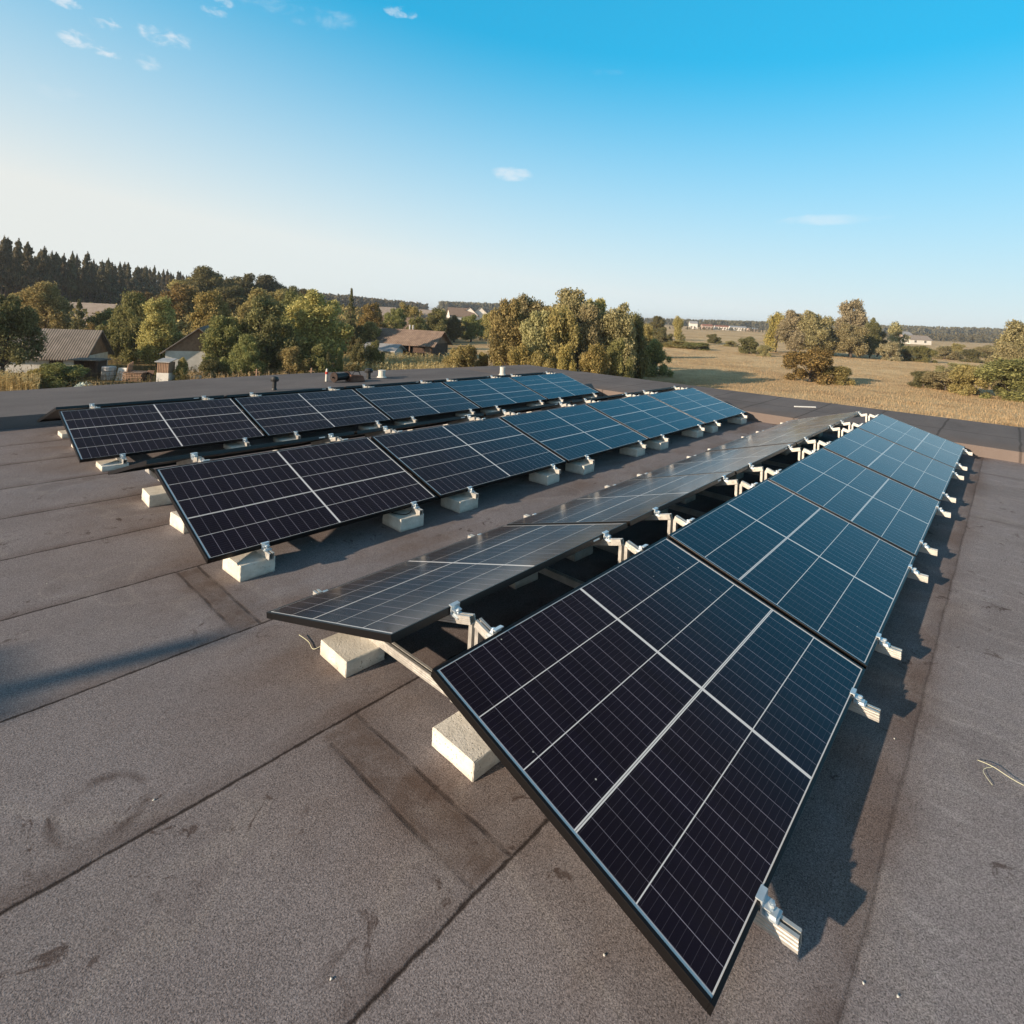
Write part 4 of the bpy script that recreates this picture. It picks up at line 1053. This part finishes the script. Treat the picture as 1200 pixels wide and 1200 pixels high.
mb = MB(); mb.tube([(0, 0, 0), (0, 0, .05), (0, 0, .88), (0, 0, .93)], [.40, .42, .42, .38], 18); mb.build('body', METAL, r_, smooth=False)
mb = MB()
for zz in (.3, .62): mb.tube([(0, 0, zz), (0, 0, zz + .03)], .435, 18)
mb.build('hoop', WOOD, r_)
def leaning(px, d, rz, w_, h_, m_, label, name, cat, bend=0):
    o = thing_at(name, px, d, rz, label, cat); mb = MB(); n_ = 8
    for i in range(n_):
        a0 = -w_ / 2 + w_ * i / n_; a1 = a0 + w_ / n_; b0 = bend * math.sin(math.pi * i / n_); b1 = bend * math.sin(math.pi * (i + 1) / n_)
        mb.quadbox([(a0, b0, 0), (a1, b1, 0), (a1, b1 + .03, 0), (a0, b0 + .03, 0), (a0, b0 + .35, h_), (a1, b1 + .35, h_), (a1, b1 + .38, h_), (a0, b0 + .38, h_)])
    mb.build('sheet', m_, o); return o
leaning(140, 38.3, 10, .55, .85, WHITE, 'white curved sheet leaning between the tank and the boards', 'leaning_sheet', 'sheet', .12)
for k in range(4):
    leaning(146.5 + k * 1.7, 38.2 + .05 * k, 12, .09, 1.15 + .06 * k, WOODB, f'grey brown board leaning beside the white sheet, {["nearest to it", "second away from it", "third away from it", "farthest from it"][k]}', 'leaning_board', 'board')
r_ = thing_at('plank_stack', 160, 38.8, 4, 'low stack of sawn planks and boards under an old sheet', 'plank stack')
rk = random.Random(4)
for j in range(5):
    mb = MB()
    for k in range(5): mb.box(-.62 + rk.uniform(-.05, .05), .62 + rk.uniform(-.05, .05), -.5 + k * .2, -.5 + k * .2 + .17, j * .12, j * .12 + .09)
    mb.build('plank_layer', WOODB, r_)
mb = MB(); mb.box(-.72, .72, -.6, .6, .605, .63); mb.build('cover_sheet', RUSTR, r_)
leaning(172, 38.6, -6, .5, .75, WOOD, 'dark door leaf leaning at the end of the plank stack', 'leaning_door', 'door leaf')
rk = random.Random(7)
PILE = plain('broken_white_stone', (.45, .42, .38), (.7, .67, .62), 5)
r_ = thing_at('rubble_pile', 220, 38.4, 0, 'pile of pale rubble and bricks before the cottage', 'rubble pile')
for nm, m_, cnt in (('white_stones', PILE, 46), ('bricks', REDR, 22)):
    mb = MB()
    for k in range(cnt):
        a = rk.uniform(0, 6.28); q = rk.random() ** .6; xx, yy = math.cos(a) * q * .95, math.sin(a) * q * .5; zz = rk.uniform(0, .62) * (1 - q)
        s = rk.uniform(.06, .14); T_ = Matrix.Translation((xx, yy, zz)) @ Matrix.Rotation(rk.uniform(0, 3), 4, 'Z') @ Matrix.Rotation(rk.uniform(-.4, .4), 4, 'X')
        mb.box(-s, s, -s * .6, s * .6, 0, s * 1.1, T=T_)
    mb.build(nm, m_, r_)
leaning(228.5, 38.2, 8, .5, .62, WHITE, 'white board propped against the rubble pile', 'white_board', 'board')
r_ = thing_at('tarpaulin_heap', 99, 34.6, 12, 'crumpled pale green tarpaulin heap below the dark shelter', 'tarpaulin')
mb = MB(); nn = 12
for i in range(nn + 1):
    for j in range(nn + 1):
        a, c_ = i / nn * 2 - 1, j / nn * 2 - 1; q = max(0, 1 - a * a) * max(0, 1 - c_ * c_)
        mb.v.append((a * .5, c_ * .4, .33 * q ** .5 * (1 + .35 * math.sin(a * 9 + c_ * 4) * math.cos(c_ * 8)) + .01))
for i in range(nn):
    for j in range(nn): mb.f.append((i * (nn + 1) + j, (i + 1) * (nn + 1) + j, (i + 1) * (nn + 1) + j + 1, i * (nn + 1) + j + 1))
mb.mi = [0] * len(mb.f); mb.build('sheet', plain('pale_green_tarp', (.30, .36, .30), (.50, .56, .50), 6), r_)
for k, (px, d, h_) in enumerate(((364, 40, 1.35), (431, 50, 1.2), (441, 50.5, 1.2), (536, 66, 1.5), (300, 39, 1.2))):
    o = thing_at('fence_post', px, d, 0, ['weathered post with a crosspiece among the dry maize stalks', 'grey fence post left of the low outbuilding', 'grey fence post just before the outbuilding wall', 'short concrete post at the right corner of the barn', 'thin post below the large dark garden tree'][k], 'post')
    mb = MB(); mb.box(-.05, .05, -.05, .05, 0, h_); mb.box(-.2, .2, -.02, .02, h_ * .8, h_ * .8 + .07); mb.build('post', WOODB, o)
# utility pole and pale rails beside the barn are too faint to read

# ------------------------------------------------------------------ the air
HZM = bpy.data.materials.new('haze'); HZM.use_nodes = True
ht = HZM.node_tree; ht.nodes.remove(ht.nodes['Principled BSDF'])
pv = ht.nodes.new('ShaderNodeVolumePrincipled'); pv.inputs['Density'].default_value = HAZE_D; pv.inputs['Color'].default_value = (.88, .92, 1.0, 1); pv.inputs['Anisotropy'].default_value = .2
ht.links.new(pv.outputs[0], ht.nodes['Material Output'].inputs['Volume'])
mb = MB(); mb.box(-5600, 5600, -5600, 5600, GZ - 3, 16)
tag(mb.build('haze', HZM), kind='stuff')
# ------------------------------------------------------------------ small things on the roof
BLK, t, b = mat('black_plastic', .5, 0, (.02, .02, .02)); PVC, t, b = mat('pale_pipe', .6, 0, (.62, .60, .54))
REDP, t, b = mat('red_plastic', .5, 0, (.45, .05, .03))
def border_pt(x, y): return (x, y, HB + .012)
# black mushroom vent
def vent(x, y, label, h_, r_, m_, cap):
    o = empty('vent_pipe', border_pt(x, y)); tag(o, label, 'vent pipe', 'vent pipes on the raised roof border')
    mb = MB(); mb.tube([(0, 0, -.02), (0, 0, h_)], r_, 14); mb.build('pipe', m_, o, smooth=False)
    mb = MB()
    if cap: mb.tube([(0, 0, h_ - .01), (0, 0, h_ + .03), (0, 0, h_ + .07), (0, 0, h_ + .08)], [r_ * 1.9, r_ * 2.1, r_ * 1.5, r_ * .4], 14)
    else: mb.tube([(0, 0, h_), (0, 0, h_ + .012)], [r_ * 1.12, r_ * 1.12], 14)
    mb.build('cap', m_, o); mb = MB(); mb.tube([(0, 0, .0), (0, 0, .03)], [r_ * 1.45, r_ * 1.1], 14); mb.build('collar', m_, o)
vent(3.29, 8.30, 'black capped vent pipe behind the second panel of the back row', .16, .035, BLK, True)
vent(5.6, 8.9, 'short dark capped vent pipe just right of the cable drum', .15, .045, BLK, True)
vent(6.0, 9.0, 'stubby pale vent pipe right of the short dark vent', .15, .075, PVC, False)
vent(9.0, 8.15, 'pale vent pipe behind the farthest panels of the back row', .19, .065, PVC, False)
o = empty('cable_drum', border_pt(4.85, 8.75), R(12)); tag(o, 'dark cable drum lying on its side behind the back row', 'cable drum'); o.scale = (.72, .6, .6)
mb = MB(); mb.tube([(-.22, 0, .17), (.22, 0, .17)], .13, 20); mb.build('coil', BLK, o)
for s in (-1, 1):
    mb = MB(); mb.tube([(s * .22, 0, .17), (s * .25, 0, .17)], .17, 22); mb.build('flange', plain('drum_flange', (.035, .025, .022), (.06, .045, .04), 5), o)
mb = MB(); mb.tube([(-.33, 0, .17), (.33, 0, .17)], .025, 8); mb.build('axle', BLK, o)
o = empty('hand_tool', border_pt(4.62, 8.9), R(20)); tag(o, 'red and white hand tool standing beside the cable drum', 'tool')
mb = MB(); mb.tube([(0, 0, 0), (0, 0, .22), (0, 0, .26)], [.025, .022, .015], 10); mb.build('handle', PVC, o)
mb = MB(); mb.tube([(0, 0, .15), (0, 0, .20)], .03, 10); mb.build('grip', REDP, o)
o = empty('tool_bag', border_pt(5.15, 8.65), R(-10)); tag(o, 'small brown tool bag on the roof border beside the drum', 'bag')
mb = MB(); mb.quadbox([(-.16, -.09, 0), (.16, -.09, 0), (.16, .09, 0), (-.16, .09, 0), (-.14, -.05, .14), (.13, -.05, .12), (.13, .05, .12), (-.14, .05, .15)]); mb.build('body', plain('brown_canvas', (.10, .05, .035), (.2, .11, .08), 6), o, bevel=.015)
mb = MB(); mb.tube([(-.09, 0, .14), (-.05, 0, .21), (.05, 0, .20), (.08, 0, .13)], .01, 6); mb.build('strap', BLK, o)
# white lath lying behind the arrays
o = empty('white_rail_offcut', (10.65, 1.42, HB + .016), R(-42)); o.scale = (.8, .8, .8); tag(o, 'white rail offcut lying on the roof border beyond the front row', 'rail offcut')
mb = MB(); rail(mb, (-.28, 0, 0), (.28, 0, 0), (0, 0, 1), .04, .025); mb.build('channel', STICK, o)
# cable loop lying on a ballast block of the middle row
def wire(name, pts_, r_, m_, label, cat):
    mb = MB(); P = [Vector(p) for p in pts_]; out = []
    for i in range(len(P) - 1):
        p0 = P[max(0, i - 1)]; p1 = P[i]; p2 = P[i + 1]; p3 = P[min(len(P) - 1, i + 2)]
        for k in range(6):
            q = k / 6; out.append(.5 * ((2 * p1) + (p2 - p0) * q + (2 * p0 - 5 * p1 + 4 * p2 - p3) * q * q + (3 * p1 - p0 - 3 * p2 + p3) * q ** 3))
    out.append(P[-1]); mb.tube(out, r_, 6); o = mb.build(name, m_, smooth=True)
    c = sum(out, Vector()) / len(out); o.data.transform(Matrix.Translation(-c)); o.location = c
    return tag(o, label, cat)
wire('black_cable', [(1.40, 2.32, .20), (1.36, 2.18, .12), (1.37, 2.03, .112), (1.42, 1.93, .111), (1.50, 1.95, .112), (1.56, 2.05, .14), (1.6, 2.25, .2)], .004, BLK, 'black cable looping over a concrete block under the middle row', 'cable')
TWIG, t, b = mat('pale_twig', .8, 0, (.60, .60, .42))
wire('dry_twig', [(1.66, -1.61, .008), (1.64, -1.66, .02), (1.62, -1.75, .012), (1.60, -1.95, .02)], .0012, TWIG, 'pale dry grass stem lying on the roof near the right edge', 'twig')
wire('dry_twig', [(1.645, -1.66, .018), (1.60, -1.63, .012), (1.54, -1.66, .007)], .0009, TWIG, 'short curved grass stem beside the longer pale one at right', 'twig')
wire('dry_twig', [(.155, 1.10, .012), (.165, 1.02, .006), (.15, .94, .008), (.19, .91, .03)], .0015, TWIG, 'small forked dry twig on the felt beside the left facing corner', 'twig')
rk = random.Random(9); PEB, t, b = mat('white_chip', .8, 0, (.70, .67, .60))
pebs = [(180, 938), (365, 335 + 300), (55, 684), (1048, 866), (1052, 1168), (880, 1076), (1012, 1153), (388, 1148), (708, 1120)]
chip_lab = ['tiny white stone chip on the felt left of the nearest block', 'tiny pale chip on the sunlit strip between front and middle rows', 'small white chip on the felt at the far left', 'small white chip on the felt right of the front row shadow', 'white chip near the bottom right corner of the roof', 'white speck of stone below the nearest rail end', 'pale chip below the nearest rail end, toward the right', 'white chip at the bottom of the roof left of the front seam', 'white chip near the bottom below the nearest panel']
for (px, py), lb in zip(pebs, chip_lab):
    d = FW + RT * (px - CX) / FPX - UP * (py - CY) / FPX; q = -CAM[2] / d[2]; p = CAM + d * q
    bm = bmesh.new(); bmesh.ops.create_icosphere(bm, subdivisions=1, radius=.0038)
    for v in bm.verts: v.co = Vector((v.co.x * rk.uniform(.7, 1.5), v.co.y * rk.uniform(.6, 1.2), v.co.z * .6))
    me = bpy.data.meshes.new('stone_chip'); bm.to_mesh(me); bm.free(); me.materials.append(PEB)
    o = bpy.data.objects.new('stone_chip', me); C.objects.link(o); o.location = (p[0], p[1], .002); tag(o, lb, 'stone chip', 'stone chips lying on the felt')
# added unseen shadow caster in chimney form, sized for the shadow at left
o = empty('shadow_caster', (-8.86, 3.60, 0)); tag(o, 'added unseen shadow caster, chimney shaped with a thin pipe, far left of the view', 'chimney')
mb = MB(); mb.box(-.25, .25, -.27, .27, 0, 2.30); mb.build('shaft', plain('shadow_caster_brick', (.25, .14, .1), (.36, .22, .16), 4), o)
mb = MB(); mb.box(-.29, .29, -.31, .31, 2.301, 2.37); mb.build('cap', CONC, o)
mb = MB(); mb.tube([(0, -.04, 2.37), (0, -.04, 2.68)], .065, 12); mb.build('pipe', METAL, o)
